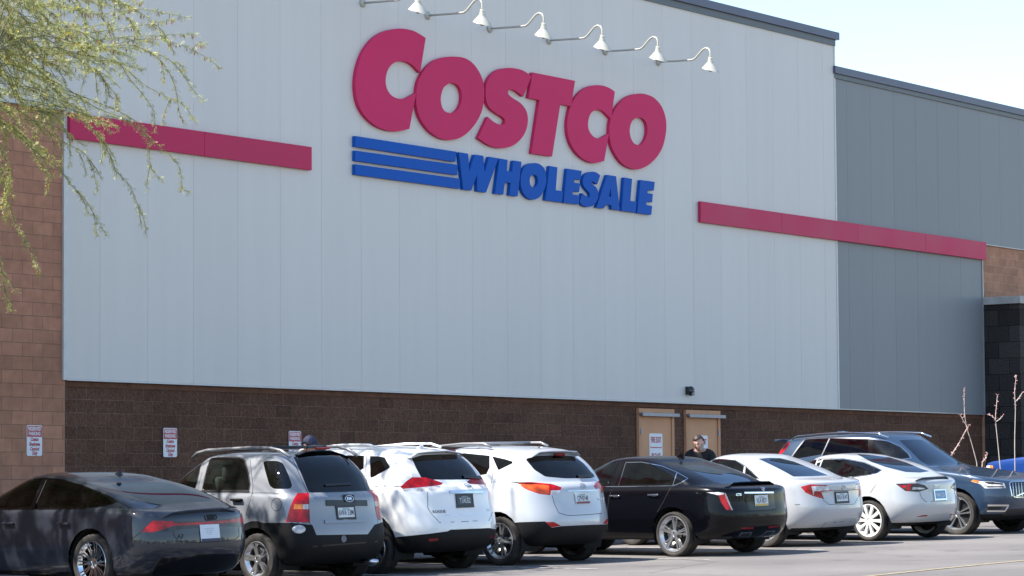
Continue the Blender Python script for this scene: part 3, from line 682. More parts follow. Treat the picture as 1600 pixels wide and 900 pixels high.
class Car:
    def __init__(s, sp, mw):
        s.sp = sp; s.mw = mw; s.inv = mw.inverted()
        s.c = s.inv @ Vector(CP)
        s.bm = body_bmesh(sp); s.pid = s.bm.faces.layers.int.new('pid')
        s.parts = {}          # id -> (name, material, parent id)
        rot = s.inv.to_3x3(); s.rl = np.array(rot)
        # local->camera matrix for projecting
        s.A = CR @ np.array(mw.to_3x3()); s.b = CR @ (np.array(mw.translation) - CP)
        s.root = None
    def px(s, co, mir=False):
        x, y, z = co[0], (-co[1] if mir else co[1]), co[2]
        A, b = s.A, s.b
        cx = A[0][0] * x + A[0][1] * y + A[0][2] * z + b[0]; cy = A[1][0] * x + A[1][1] * y + A[1][2] * z + b[1]; cz = A[2][0] * x + A[2][1] * y + A[2][2] * z + b[2]
        return 800 + FPX * cx / cz, PY + FPX * cy / cz
    def ray(s, p, mir=False):
        d = Vector(s.rl @ kray(p)).normalized()
        return Vector((d.x, -d.y, d.z)) if mir else d
    def eye(s, mir=False):
        return Vector((s.c.x, -s.c.y, s.c.z)) if mir else s.c
    def _bisect(s, faces, planes):
        for co, no in planes:
            if no.length < 1e-9 or not faces: continue
            es = list({e for f in faces for e in f.edges}); vs = list({v for f in faces for v in f.verts})
            r = bmesh.ops.bisect_plane(s.bm, geom=faces + es + vs, dist=1e-5, plane_co=co, plane_no=no)
            faces = [g for g in r['geom'] if isinstance(g, bmesh.types.BMFace) and g.is_valid]
        return faces
    @staticmethod
    def inside(x, y, poly):
        c = False; j = len(poly) - 1
        for i in range(len(poly)):
            xi, yi = poly[i]; xj, yj = poly[j]
            if (yi > y) != (yj > y) and x < (xj - xi) * (y - yi) / (yj - yi) + xi: c = not c
            j = i
        return c
    def cut(s, pid, poly, mir=False, only=None, cond=None):
        """split the shell along a polygon seen from the viewpoint and give the faces inside the id"""
        eye = s.eye(mir)
        xs = [p[0] for p in poly]; ys = [p[1] for p in poly]; x0, x1, y0, y1 = min(xs), max(xs), min(ys), max(ys)
        fs = []
        for f in s.bm.faces:
            c = f.calc_center_median()
            if f.normal.dot(c - eye) >= 0: continue
            if only is not None and f[s.pid] not in only: continue
            if cond and not cond(c): continue
            q = s.px(c, mir)
            if not (x0 - 40 < q[0] < x1 + 40 and y0 - 30 < q[1] < y1 + 30): continue
            pv = [s.px(v.co, mir) for v in f.verts]
            if max(p[0] for p in pv) < x0 or min(p[0] for p in pv) > x1 or max(p[1] for p in pv) < y0 or min(p[1] for p in pv) > y1: continue
            fs.append(f)
        rays = [s.ray(p, mir) for p in poly]
        planes = [(eye, a.cross(b).normalized()) for a, b in zip(rays, rays[1:] + rays[:1])]
        n = 0
        for f in s._bisect(fs, planes):
            if s.inside(*s.px(f.calc_center_median(), mir), poly): f[s.pid] = pid; n += 1
        return n
    def cut_side(s, pid, poly, ymin=0.3, sides=(1, -1)):
        """the same, straight through the car's side: poly in (x, z)"""
        xs = [p[0] for p in poly]; ys = [p[1] for p in poly]; x0, x1, y0, y1 = min(xs), max(xs), min(ys), max(ys)
        for sd in sides:
            fs = [f for f in s.bm.faces if sd * f.calc_center_median().y > ymin and max(v.co.x for v in f.verts) > x0 and min(v.co.x for v in f.verts) < x1 and max(v.co.z for v in f.verts) > y0 and min(v.co.z for v in f.verts) < y1]
            planes = []
            for a, b in zip(poly, poly[1:] + poly[:1]):
                planes.append((Vector((a[0], 0, a[1])), Vector((b[1] - a[1], 0, a[0] - b[0])).normalized()))
            for f in s._bisect(fs, planes):
                c = f.calc_center_median()
                if s.inside(c.x, c.z, poly): f[s.pid] = pid
    def hit(s, p, mir=False):
        h = s.bvh.ray_cast(s.eye(mir), s.ray(p, mir))
        if h[0] is None: return None, None
        return h[0], h[1]
    def ribbon(s, name, pts, width, m, lift=0.002, mir=(False,), th=0.0, sub=4, parent=None):
        if len(mir) > 1:
            for mi in mir: s.ribbon(name, pts, width, m, lift, (mi,), th, sub, parent)
            return
        bm = bmesh.new()
        for mi in mir:
            P = []
            for a, b in zip(pts, pts[1:]):
                for k in range(sub): P.append((a[0] + (b[0] - a[0]) * k / sub, a[1] + (b[1] - a[1]) * k / sub))
            P.append(pts[-1]); H = [s.hit(p, mi) for p in P]; H = [h for h in H if h[0] is not None]
            prev = None
            for i, (c, n) in enumerate(H):
                a = H[max(0, i - 1)][0]; b = H[min(len(H) - 1, i + 1)][0]; d = b - a
                if d.length < 1e-6: continue
                side = n.cross(d).normalized() * width / 2; q = c + n * lift
                if prev is not None and (q - prev[4]).length > 0.6: prev = None
                row = (bm.verts.new(q - side - n * th), bm.verts.new(q - side), bm.verts.new(q + side), bm.verts.new(q + side - n * th), q)
                if prev:
                    bm.faces.new((prev[1], prev[2], row[2], row[1]))
                    if th > 0: bm.faces.new((prev[0], prev[1], row[1], row[0])); bm.faces.new((prev[2], prev[3], row[3], row[2]))
                prev = row
        for v in [v for v in bm.verts if not v.link_faces]: bm.verts.remove(v)
        if not bm.faces: bm.free(); return None
        bmesh.ops.recalc_face_normals(bm, faces=bm.faces)
        return obj(name, bm, m, parent or s.root, th == 0)
    def frame_at(s, p, mir=False, upright=True, lift=0.0):
        c, n = s.hit(p, mir)
        if c is None: return None
        up = Vector((0, 0, 1)); xa = up.cross(n).normalized(); za = n.cross(xa).normalized()   # xa: along surface, za: up the surface
        m4 = Matrix((xa.to_4d(), za.to_4d(), n.to_4d(), (0, 0, 0, 1))).transposed()
        m4 = Matrix(((xa.x, za.x, n.x, 0), (xa.y, za.y, n.y, 0), (xa.z, za.z, n.z, 0), (0, 0, 0, 1)))
        return Matrix.Translation(c + n * lift) @ m4
    def text(s, name, p, txt, size, m, bold=0.0, shear=0.0, sx=1.0, lift=0.004, parent=None, ext=0.001):
        f = s.frame_at(p, lift=lift)
        if f is None: return
        me = text_mesh(txt, size, bold, shear, sx, ext=ext); o = link(name, me, m, parent or s.root)
        o.matrix_local = f if parent is None else f
        return o
    def finish(s, label, cat, group='cars parked in a row along the store wall', name='parked_car'):
        s.root = tag(empty(name, s.mw), label, cat, group)
        s.bvh = BVHTree.FromBMesh(s.bm)
    def emit(s):
        """one mesh per part id"""
        objs = {}
        ids = sorted({f[s.pid] for f in s.bm.faces})
        for pid in ids:
            if pid < 0: continue
            b2 = s.bm.copy(); ly = b2.faces.layers.int['pid']
            bmesh.ops.delete(b2, geom=[f for f in b2.faces if f[ly] != pid], context='FACES')
            nm, mt, par = s.parts[pid]
            objs[pid] = obj(nm, b2, mt, None, True)
        for pid, o in objs.items():
            par = s.parts[pid][2]
            o.parent = objs[par] if par is not None and par in objs else s.root
        s.objs = objs
        return objs
def spoke_wheel(car, x, side, rt, rr, wd, st):
    """one road wheel: tyre, rim, brake disc"""
    hw = car.sp['hw'] - car.sp.get('inset', .025)
    mtx = Matrix.Translation((x, side * (hw - wd / 2), rt)) @ (Matrix.Identity(4) if side > 0 else Matrix.Rotation(math.pi, 4, 'Z'))
    w_ = empty('wheel', mtx, car.root); w_.matrix_parent_inverse.identity(); w_.matrix_local = mtx
    h = wd / 2
    bm = bmesh.new()
    prof = [(rr - .012, h - .035), (rr - .002, h - .012), (rr + .012, h - .002), (rr + (rt - rr) * .45, h + .004), (rr + (rt - rr) * .75, h - .001), (rt - .012, h - .018), (rt - .002, h - .038)]
    g = h - .045
    for k in (-1, 0, 1):
        c = k * g * .55
        prof += [(rt, c * -1 + .008), (rt - .008, c * -1 + .006), (rt - .008, c * -1 - .006), (rt, c * -1 - .008)]
    prof += [(r_, -a) for r_, a in prof[6::-1]]
    lathe(bm, prof, 56)
    # tread blocks: cut the shoulder into lugs by nudging vertices
    bmesh.ops.recalc_face_normals(bm, faces=bm.faces)
    for v in bm.verts:
        r_ = math.hypot(v.co.x, v.co.z)
        if rt - .015 < r_ and abs(v.co.y) > g * .8:
            k = round(math.atan2(v.co.z, v.co.x) / (2 * math.pi) * 56)
            if k % 2: v.co.x *= 1 - .009 / r_; v.co.z *= 1 - .009 / r_
    obj('tyre', bm, TYRE, w_, False, 0.5)
    bm = bmesh.new()
    lathe(bm, [(rr + .004, h - .008), (rr + .0, h - .002), (rr - .012, h - .003), (rr - .02, h - .02), (rr - .045, h - .05), (rr - .05, -h + .04), (rr, -h + .01)], 56)
    n = st['n']; r0, r1 = st.get('r0', .05), rr - .014
    for k in range(n):
        a = 2 * math.pi * (k + st.get('ph', 0)) / n
        for (a0, a1, w0, w1) in st['bars']:
            p0 = Vector((r0 * math.cos(a + a0), 0, r0 * math.sin(a + a0))); p1 = Vector((r1 * math.cos(a + a1), 0, r1 * math.sin(a + a1)))
            d = (p1 - p0).normalized(); t_ = Vector((-d.z, 0, d.x))
            ya, yb, yc = h - st.get('dish', .03), h - st.get('dish', .03) + .006, h - .006
            pm = (p0 + p1) / 2; wm = (w0 + w1) / 2
            secs = []
            for p, ww, y in ((p0, w0, ya), (pm, wm, yb), (p1, w1, yc)):
                secs.append([bm.verts.new(p + t_ * ww / 2 + Vector((0, y - .035, 0))), bm.verts.new(p + t_ * ww * .42 + Vector((0, y, 0))), bm.verts.new(p - t_ * ww * .42 + Vector((0, y, 0))), bm.verts.new(p - t_ * ww / 2 + Vector((0, y - .035, 0)))])
            for A, B in zip(secs, secs[1:]):
                for q in range(3): bm.faces.new((A[q], A[q + 1], B[q + 1], B[q]))
    hb = st.get('hub', .062)
    lathe(bm, [(hb, h - .075), (hb, h - st.get('dish', .03) + .002), (hb * .55, h - st.get('dish', .03) + .008), (hb * .5, h - st.get('dish', .03) - .002), (0, h - st.get('dish', .03))], 24)
    bmesh.ops.recalc_face_normals(bm, faces=bm.faces)
    obj('rim', bm, st.get('mat', ALLOY), w_, False, 0.6)
    bm = bmesh.new(); lathe(bm, [(rr * .7, h - .09), (rr * .72, h - .1), (rr * .72, h - .115), (0, h - .12)], 32); lathe(bm, [(0, h - .08), (rr * .32, h - .08), (rr * .34, h - .1)], 24)
    obj('brake_disc', bm, DISC, w_, False, 0.6)
    bm = bmesh.new(); lathe(bm, [(rr - .046, h - .125), (rr - .046, h - .13), (0, h - .13)], 32)
    if st.get('fill'): lathe(bm, [(rr - .03, h - .07), (0, h - .07)], 40)
    obj('wheel_back', bm, ALLOYD, w_)
    return w_
def lining(car, xw, ra):
    """dark inner wheel wells"""
    hw = car.sp['hw']
    for s_ in (1, -1):
        bm = bmesh.new(); A = []; B = []
        for k in range(25):
            a = math.pi * (-.12 + 1.24 * k / 24)
            A.append(bm.verts.new((xw + ra * 1.01 * math.cos(a), s_ * (hw - .05), car.sp['rt_'] + ra * 1.01 * math.sin(a)))); B.append(bm.verts.new((xw + ra * 1.01 * math.cos(a), s_ * (hw - .42), car.sp['rt_'] + ra * 1.01 * math.sin(a))))
        for i in range(24): bm.faces.new((A[i], A[i + 1], B[i + 1], B[i]))
        bm.faces.new(B)
        obj('wheel_well', bm, UNDER, car.root)
def rbox(parent, name, c, s_, m, bev=0.03, rot=None):
    bm = bmesh.new(); box(bm, c, s_, rot, bev, 3); return obj(name, bm, m, parent, False, 0.7)
def cabin(car, m=SEAT, bench=True):
    """front seats, rear bench, dashboard and floor inside the glass"""
    sp = car.sp; xw = sp['gb'][1]; zb = lerp_list(sp['belt'], 1.0); zr = lerp_list(sp['roof'], .8)
    xs = sp.get('seat_x', 1.15)
    rbox(car.root, 'cabin_floor', ((xs + .2), 0, sp.get('gc', .2) + .16), (2.6, sp['hw'] * 1.5, .06), UNDER, .01)
    for s_ in (.38, -.38):
        t = rbox(car.root, 'front_seat', (xs + .25, s_, zb - .42), (.52, .5, .18), m, .05)
        rbox(t, 'seat_back', (xs - .05, s_, zb - .1), (.16, .48, .66), m, .06, Matrix.Rotation(R(-14), 4, 'Y'))
        rbox(t, 'headrest', (xs - .17, s_, zb + .29), (.11, .27, .19), m, .045, Matrix.Rotation(R(-8), 4, 'Y'))
    if bench:
        t = rbox(car.root, 'rear_bench', (xs - .62, 0, zb - .42), (.5, 1.3, .16), m, .05)
        rbox(t, 'seat_back', (xs - (.98 if zr > 1.55 else .78), 0, zb - (.12 if zr > 1.55 else .2)), (.16, 1.32, .6), m, .06, Matrix.Rotation(R(-16), 4, 'Y'))
        for s_ in (.4, -.4):
            if zr > 1.55: rbox(t, 'headrest', (xs - 1.1, s_, zb + .2), (.1, .25, .15), m, .04)
            else: rbox(t, 'headrest', (xs - .86, s_, zb + .1), (.09, .25, .12), m, .035)
    rbox(car.root, 'dashboard', (xw - .5, 0, zb - .08), (.42, sp['gw'] * 1.9, .2), UNDER, .06)
    bm = bmesh.new(); bmesh.ops.create_circle(bm, segments=4, radius=.01); bm.clear()
    c0 = Vector((xw - .82, .38, zb - .02)); pts = []
    for k in range(21):
        a = 2 * math.pi * k / 20; pts.append(c0 + Matrix.Rotation(R(-25), 3, 'Y') @ Vector((0, .18 * math.cos(a), .18 * math.sin(a))))
    tube(bm, pts, .014, 8, False); tube(bm, [c0 - Vector((0, .17, 0)), c0 + Vector((0, .17, 0))], .02, 6)
    obj('steering_wheel', bm, UNDER, car.root, True)
def plate(car, p, txt, base, ink, frame=None, small='', wide=.305, tall=.155, top=None, parent=None):
    f = car.frame_at(p, lift=.008)
    if f is None: return
    bm = bmesh.new(); box(bm, (0, 0, 0), (wide, tall, .01), None, .003)
    o = obj('number_plate', bm, base, car.root); o.matrix_local = f
    if frame is not None:
        bm = bmesh.new(); fw = .016
        for c, s_ in (((0, tall / 2, 0), (wide + fw * 2, fw * 1.6, .016)), ((0, -tall / 2, 0), (wide + fw * 2, fw * 2.2, .016)), ((-wide / 2, 0, 0), (fw * 1.6, tall, .0158)), ((wide / 2, 0, 0), (fw * 1.6, tall, .0158))): box(bm, c, s_, None, .003)
        obj('plate_frame', bm, frame, o)
    q = link('lettering', text_mesh(txt, .098, .0015, 0, .62), ink, o); q.location = (0, -.004, .0065)
    if small: q = link('lettering', text_mesh(small, .03, .0, 0, .9), ink, o); q.location = (0, tall / 2 - .03, .0065)
    return o
def handle(car, p, mir=(False, True), m=None, size=(.2, .03, .035)):
    for mi in mir:
        f = car.frame_at(p, mi, lift=.014)
        if f is None: continue
        bm = bmesh.new(); box(bm, (0, 0, .012), size, None, .009, 3); box(bm, (0, -.002, -.012), (size[0] * .5, size[1] * 1.5, .004), None, .001)
        o = obj('door_handle', bm, m, car.root, False, 0.7); o.matrix_local = f
def mirror(car, x, z, m):
    for s_ in (1, -1):
        y = car.sp['hw'] + .07
        bm = bmesh.new(); box(bm, (x, s_ * y, z), (.13, .22, .15), None, .045, 3); box(bm, (x + .03, s_ * (y - .13), z - .06), (.07, .1, .04), None, .01)
        o = obj('door_mirror', bm, m, car.root, False, 0.7)
        bm = bmesh.new(); box(bm, (x - .066, s_ * y, z), (.006, .17, .11), None, .002); obj('mirror_glass', bm, CHROME, o)
# ------------------------------------------------------------------ the cars
SEDAN_REAR = [(.2, .2), (.35, .07), (.5, .0), (.65, .015), (.8, .04), (1.05, .02)]
SUV_REAR = [(.25, .16), (.42, .03), (.55, .0), (.7, .03), (.9, .08), (1.2, .1)]
NOSE = [(.2, .2), (.4, .03), (.55, 0), (.75, .06), (1.0, .2)]
SIDE = [(0, .9), (.07, .955), (.25, .985), (.45, .997), (.63, 1), (.82, .99)]
SPEC = {
 'audi': dict(hw=.93, wb=2.93, ohr=1.07, ohf=.92, rt_=.355, gc=.17, rear=SEDAN_REAR, front=NOSE, side=SIDE,
    belt=[(-1.1, .915), (-.6, .965), (0, .985), (1.9, .975), (2.4, .95), (3.2, .86), (3.85, .68)], gb=(-.86, 2.8), rt=(.3, 1.75), gw=.83, rw=.62,
    roof=[(-.6, 1.12), (-.25, 1.19), (.16, 1.30), (.54, 1.375), (.83, 1.41), (1.17, 1.425), (1.6, 1.41), (2.0, 1.36)], rbulge=.05, taper=[(-1.1, .93), (-.5, .98), (0, 1), (2.7, 1), (3.2, .98), (3.85, .9)]),
 'kia': dict(hw=.89, wb=2.63, ohr=.82, ohf=.87, rt_=.34, gc=.24, rear=SUV_REAR, front=NOSE, side=SIDE,
    belt=[(-.85, 1.13), (0, 1.165), (1.2, 1.15), (2.2, 1.09), (2.9, 1.0), (3.5, .84)], gb=(-.64, 2.4), rt=(-.33, 1.5), gw=.825, rw=.61,
    roof=[(-.6, 1.60), (0, 1.66), (.8, 1.68), (1.5, 1.64), (2, 1.55)], rbulge=.035, rc=(.4, 3.0)),
 'rogue': dict(hw=.91, wb=2.71, ohr=.95, ohf=.92, rt_=.36, gc=.28, rear=SUV_REAR, front=NOSE, side=SIDE,
    belt=[(-.98, 1.13), (-.2, 1.17), (.6, 1.13), (2.2, 1.08), (2.9, 1.0), (3.6, .8)], gb=(-.73, 2.5), rt=(-.38, 1.5), gw=.845, rw=.60,
    roof=[(-.7, 1.57), (-.3, 1.63), (.3, 1.69), (1.2, 1.705), (1.9, 1.62)], rbulge=.03, rc=(.55, 2.7)),
 'hyundai': dict(hw=.90, wb=2.64, ohr=.84, ohf=.88, rt_=.35, gc=.26, rear=SUV_REAR, front=NOSE, side=SIDE,
    belt=[(-.86, 1.1), (0, 1.16), (.7, 1.13), (2.2, 1.05), (3, .96), (3.5, .8)], gb=(-.64, 2.4), rt=(-.3, 1.45), gw=.835, rw=.60,
    roof=[(-.7, 1.51), (-.3, 1.57), (.3, 1.64), (1, 1.66), (1.7, 1.58)], rbulge=.035, rc=(.55, 2.5)),
 'cadillac': dict(hw=.93, wb=2.95, ohr=.97, ohf=.87, rt_=.335, gc=.235, rear=SEDAN_REAR, front=NOSE, side=SIDE, taper=[(-1.1, .89), (-.5, .97), (0, 1), (2.5, 1), (3.2, .98), (3.85, .9)],
    belt=[(-1.1, .965), (-.6, 1.0), (0, 1.005), (1.6, .99), (2.4, .96), (3.2, .87), (3.85, .7)], gb=(-.6, 2.7), rt=(.42, 1.7), gw=.83, rw=.62,
    roof=[(-.3, 1.22), (.0, 1.31), (.3, 1.385), (.65, 1.43), (1.1, 1.45), (1.6, 1.425), (2, 1.37)], rbulge=.03, rc=(.45, 3.0)),
 'camry': dict(hw=.895, wb=2.78, ohr=.89, ohf=.98, rt_=.33, gc=.235, rear=SEDAN_REAR, front=NOSE, side=SIDE, taper=[(-1.1, .89), (-.5, .97), (0, 1), (2.5, 1), (3.2, .98), (3.85, .9)],
    belt=[(-1.05, .985), (-.6, 1.03), (.2, 1.03), (1.5, 1.0), (2.2, .97), (3.1, .86), (3.76, .68)], gb=(-.45, 2.5), rt=(.4, 1.5), gw=.81, rw=.57,
    roof=[(-.2, 1.3), (.1, 1.375), (.5, 1.42), (1, 1.445), (1.5, 1.41)], rbulge=.02, rc=(.55, 2.6)),
 'tesla': dict(hw=.905, wb=2.88, ohr=.84, ohf=.84, rt_=.335, gc=.235, rear=SEDAN_REAR, front=NOSE, side=SIDE, taper=[(-1.1, .89), (-.5, .97), (0, 1), (2.5, 1), (3.2, .98), (3.85, .9)],
    belt=[(-.98, .95), (-.6, .985), (.2, .985), (1.5, .96), (2.2, .93), (3.0, .82), (3.72, .62)], gb=(-.55, 2.6), rt=(.38, 1.55), gw=.81, rw=.55,
    roof=[(-.3, 1.18), (0, 1.27), (.4, 1.36), (.9, 1.405), (1.4, 1.38), (1.9, 1.27)], rbulge=.05, rc=(.6, 2.5)),
 'volvo': dict(hw=.96, wb=2.98, ohr=1.17, ohf=.87, rt_=.375, gc=.24, rear=SUV_REAR, front=[(.25, .14), (.45, .03), (.6, 0), (.85, .03), (1.0, .1)], side=SIDE,
    belt=[(-1.07, 1.2), (0, 1.2), (1.8, 1.175), (2.2, 1.15), (2.9, 1.08), (3.5, 1.0), (3.86, .9)], gb=(-1.1, 2.4), rt=(-.93, 1.5), gw=.89, rw=.68,
    roof=[(-.9, 1.69), (-.2, 1.74), (.8, 1.765), (1.5, 1.73), (2, 1.6)], rbulge=.02, fc=(.6, 2.8)),
}
PLACE = {  # hub of the visible wheel in the picture, size there (px per metre), heading in degrees
 'audi': ((142.4, 879.5), 131.5, 4), 'kia': ((400.3, 873.6), 124, 5), 'rogue': ((581, 856.5), 118, 5), 'hyundai': ((779.5, 845.3), 113, 5),
 'cadillac': ((1051.5, 834.2), 108, 6), 'camry': ((1196, 822), 101, 7), 'tesla': ((1356.6, 813), 97, 7), 'volvo': ((1494, 802.5), 92, 5)}
def car_matrix(key):
    hub, s_, yaw = PLACE[key]; sp = SPEC[key]; a = R(yaw)
    ex = Vector((math.sin(a), math.cos(a), 0)); ez = Vector((-.021, 0, 1)).normalized(); ey = ez.cross(ex).normalized(); ez = ex.cross(ey)
    if key == 'volvo': ex, ey = -ex, -ey
    M3 = Matrix((ex, ey, ez)).transposed()
    hw = sp['hw'] - .028
    loc = Vector((sp['wb'], -hw, sp['rt_'])) if key == 'volvo' else Vector((0, hw, sp['rt_']))
    o = at_s(hub, s_) - M3 @ loc
    print('CAR', key, tuple(round(v, 2) for v in o), 'lot', round(lot_z(o.x), 3))
    return Matrix.Translation(o) @ M3.to_4x4()
def arch_poly(xw, zc, ra, n=22):
    return [(xw + ra * math.cos(2 * math.pi * k / n), zc + ra * math.sin(2 * math.pi * k / n)) for k in range(n)]
def build(key, pm, glassy=None):
    c = Car(SPEC[key], car_matrix(key)); sp = c.sp
    c.parts[0] = ('body', pm, None)
    return c
def arches(c, dx=.045, rise=.012):
    sp = c.sp
    for xw in (0, sp['wb']):
        c.cut_side(-1, arch_poly(xw, sp['rt_'] + rise, sp['rt_'] + dx), sp['hw'] - .45)
    bmesh.ops.delete(c.bm, geom=[f for f in c.bm.faces if f[c.pid] == -1], context='FACES')
def wheels(c, st, rr, wd=.225):
    sp = c.sp
    for xw in (0, sp['wb']):
        for s_ in (1, -1): spoke_wheel(c, xw, s_, sp['rt_'] - .004, rr, wd, st)
        lining(c, xw, sp['rt_'] + .05)
BLK = mat('black_plastic', (.012, .012, .014), .4)
PLW = mat('plate_white', (.62, .66, .66), .35); PLI = mat('plate_ink', (.03, .035, .07), .5); PLD = mat('plate_dark', (.012, .03, .05), .35); PLT = mat('plate_pale_ink', (.6, .62, .62), .5)
PLB = mat('plate_blue', (.12, .3, .5), .35); PAPER = mat('paper_tag', (.7, .72, .76), .6, vary=.04, scale=30); MAROON = mat('plate_maroon', (.2, .04, .06), .4); TEAL = mat('plate_teal', (.05, .3, .3), .4); GOLD = mat('plate_gold', (.55, .38, .08), .4)
class Kit:
    """collects the cuts of one car"""
    def __init__(s, key, pm, label, cat='car', name='parked_car', arch=True):
        s.c = Car(SPEC[key], car_matrix(key)); s.key = key; s.c.parts[0] = ('body', pm, None); s.n = 0; s.label = label; s.cat = cat; s.name = name; s.pm = pm
        if arch: arches(s.c)
    def cut(s, name, m, poly, r=0.0, mir=True, parent=None, cond=None, keep=None):
        ids = []
        poly = rounded(poly, r, 3) if r else list(poly)
        for mi in ((False, True) if mir else (False,)):
            s.n += 1; par = (parent[1 if (mi and len(parent) > 1) else 0] if parent else None)
            s.c.parts[s.n] = (name, m, par); s.c.cut(s.n, poly, mi, None, cond); ids.append(s.n)
        return ids
    def side(s, name, m, poly, ymin=.3, r=0.0):
        ids = []
        poly = rounded(poly, r, 3) if r else list(poly)
        for sd in (1, -1):
            s.n += 1; s.c.parts[s.n] = (name, m, None); s.c.cut_side(s.n, poly, ymin, (sd,)); ids.append(s.n)
        return ids
    def faces(s, name, m, test):
        s.n += 1; s.c.parts[s.n] = (name, m, None)
        for f in s.c.bm.faces:
            if f[s.c.pid] == 0 and test(f.calc_center_median(), f.normal): f[s.c.pid] = s.n
    def windshield(s, m=G_MID):
        sp = s.c.sp
        s.faces('windshield', m, lambda c, n: n.x > .25 and n.z < .93 and c.x > sp['rt'][1] - .3 and lerp_list(sp['belt'], c.x) + .06 < c.z < lerp_list(sp['roof'], c.x) - .05 and abs(c.y) < .66)
    def under(s):
        s.faces('underbody', UNDER, lambda c, n: n.z < -.8 and c.z < .4)
    def done(s):
        s.under(); s.c.finish(s.label, s.cat, name=s.name); s.c.emit(); return s.c
    def seams(s, *lines, w_=.007, mir=(False, True)):
        for L in lines: s.c.ribbon('shut_line', L, w_, GAP, .0015, mir)
def loop(p): return list(p) + [p[0]]
def lip(c, name, pts, m, fwd=.14, rise=.06, back=.03):
    H = []
    for a, b in zip(pts, pts[1:]):
        for k in range(4):
            h = c.hit((a[0] + (b[0] - a[0]) * k / 4, a[1] + (b[1] - a[1]) * k / 4))[0]
            if h is not None: H.append(h)
    bm = bmesh.new(); prev = None
    for i, h in enumerate(H):
        f = min(1, i / 3, (len(H) - 1 - i) / 3) * .75 + .25
        row = [bm.verts.new(h + Vector(d)) for d in ((fwd, 0, -.012), (fwd * .4, 0, rise * f * .5), (-back, 0, rise * f), (-back - .006, 0, rise * f - .012), (.0, 0, -.012))]
        if prev:
            for q in range(4): bm.faces.new((prev[q], prev[q + 1], row[q + 1], row[q]))
        else: bm.faces.new(row)
        prev = row
    if prev: bm.faces.new(prev[::-1])
    bmesh.ops.recalc_face_normals(bm, faces=bm.faces)
    return obj(name, bm, m, c.root, False, .5)
def fin(c, x, m, h=.065, L=.16):
    z = lerp_list(c.sp['roof'], x) + c.sp.get('crown', .018) - .02
    bm = bmesh.new(); pts = [(-L / 2, 0), (-L * .42, h), (-L * .25, h), (L / 2, 0)]
    prism(bm, [pts], lambda p: (x + p[0], .018 * (1 - p[1] / h * .6), z + p[1]), lambda p: (x + p[0], -.018 * (1 - p[1] / h * .6), z + p[1]))
    return obj('roof_fin', bm, m, c.root)
def whip(c, x, y, lean=(-.1, 0, .2)):
    z = lerp_list(c.sp['roof'], x) + .005
    bm = bmesh.new(); tube(bm, [(x, y, z - .02), (x, y, z + .02)], [.025, .015], 10); tube(bm, [(x, y, z + .015), (x + lean[0], y + lean[1], z + lean[2])], [.006, .004], 8)
    return obj('antenna', bm, BLK, c.root)
def rails(c, y, pts, m, cross=(), cm=None, rad=.022):
    for s_ in (1, -1):
        bm = bmesh.new(); tube(bm, [(x, s_ * y, z) for x, z in pts], rad, 8); obj('roof_rail', bm, m, c.root, True)
    for x in cross:
        z = smooth_list(pts[::-1], x)
        bm = bmesh.new(); tube(bm, [(x, -y, z), (x, y, z)], .02, 8); obj('roof_bar', bm, cm or m, c.root, True)
def ring_badge(c, p, rx, ry, m=CHROME, th=.006, bars=(), name='emblem'):
    f = c.frame_at(p, lift=.006)
    if f is None: return
    bm = bmesh.new()
    tube(bm, [(rx * math.cos(2 * math.pi * k / 20), ry * math.sin(2 * math.pi * k / 20), 0) for k in range(21)], th, 6, False)
    for a, b in bars: tube(bm, [(a[0], a[1], 0), (b[0], b[1], 0)], th * .9, 6)
    o = obj(name, bm, m, c.root, True); o.matrix_local = f; return o
def wiper(c, a, b, m=BLK, w_=.03):
    c.ribbon('rear_wiper', [a, b], w_, m, .02, th=.015)
# ---------------------------------------------------------------- 1 dark grey fastback sedan
k = Kit('audi', paint('dark_grey_metallic_paint', (.02, .024, .034), .1, .42, 0, .0, 1.0, .15), 'dark grey fastback sedan dappled by tree shade, first in the row, full width tail light')
dlo = [(-32, 797), (-22, 786), (0, 769), (22, 755.6), (44.4, 749), (73.3, 747.3), (100, 750), (128.9, 759), (155.6, 769), (177.8, 779), (184, 783.3), (173.3, 787.8), (133.3, 795), (88.9, 795.6), (30, 796)]
k.cut('side_window', G_DEEP, [p for p in dlo if p[0] >= 62] + [(53, 795.8), (72, 747.6)])
k.cut('side_window', G_DEEP, [p for p in dlo if p[0] < 60] + [(67, 747.8), (48, 795.9)] if False else [(-32, 797), (-22, 786), (0, 769), (22, 755.6), (44.4, 749), (67, 747.7), (47, 796)])
k.cut('rear_window', G_BACK, [(171.8, 757.8), (190, 754), (215, 752), (262, 753.5), (290, 764), (315, 773.5), (335, 781.5), (318, 783.5), (284.5, 786), (258, 788.5), (236.8, 790), (215, 779), (190, 767)], .2, False)
tl = k.cut('tail_light', L_SMK, [(219.8, 831.5), (226, 824), (233.6, 816.9), (238.5, 813.6), (271, 814.4), (277.5, 815.2), (326, 813.6), (358.7, 810.4), (383, 804.7), (389, 804), (390, 824), (371.7, 823), (345, 822), (326, 822.5), (300, 826), (284, 827), (271, 829.9), (237, 831.5)], 0, False)
k.cut('red_lens', L_RED, [(219.8, 831.5), (238.5, 813.6), (271, 814.4), (272, 821), (250, 829), (237, 831.5)], 0, False, tl)
k.cut('red_lens', L_RED, [(271, 817), (326, 815.3), (359, 812.3), (383, 806.5), (390, 806), (390, 820), (374, 816), (359, 816.4), (326, 819), (271, 821.5)], 0, False, tl)
k.cut('diffuser', GLOSSB, [(236, 905), (240, 890), (251.5, 872), (297, 870.5), (310, 866), (375, 865.6), (383, 862), (402, 859), (404, 910), (236, 910)], 0, False)
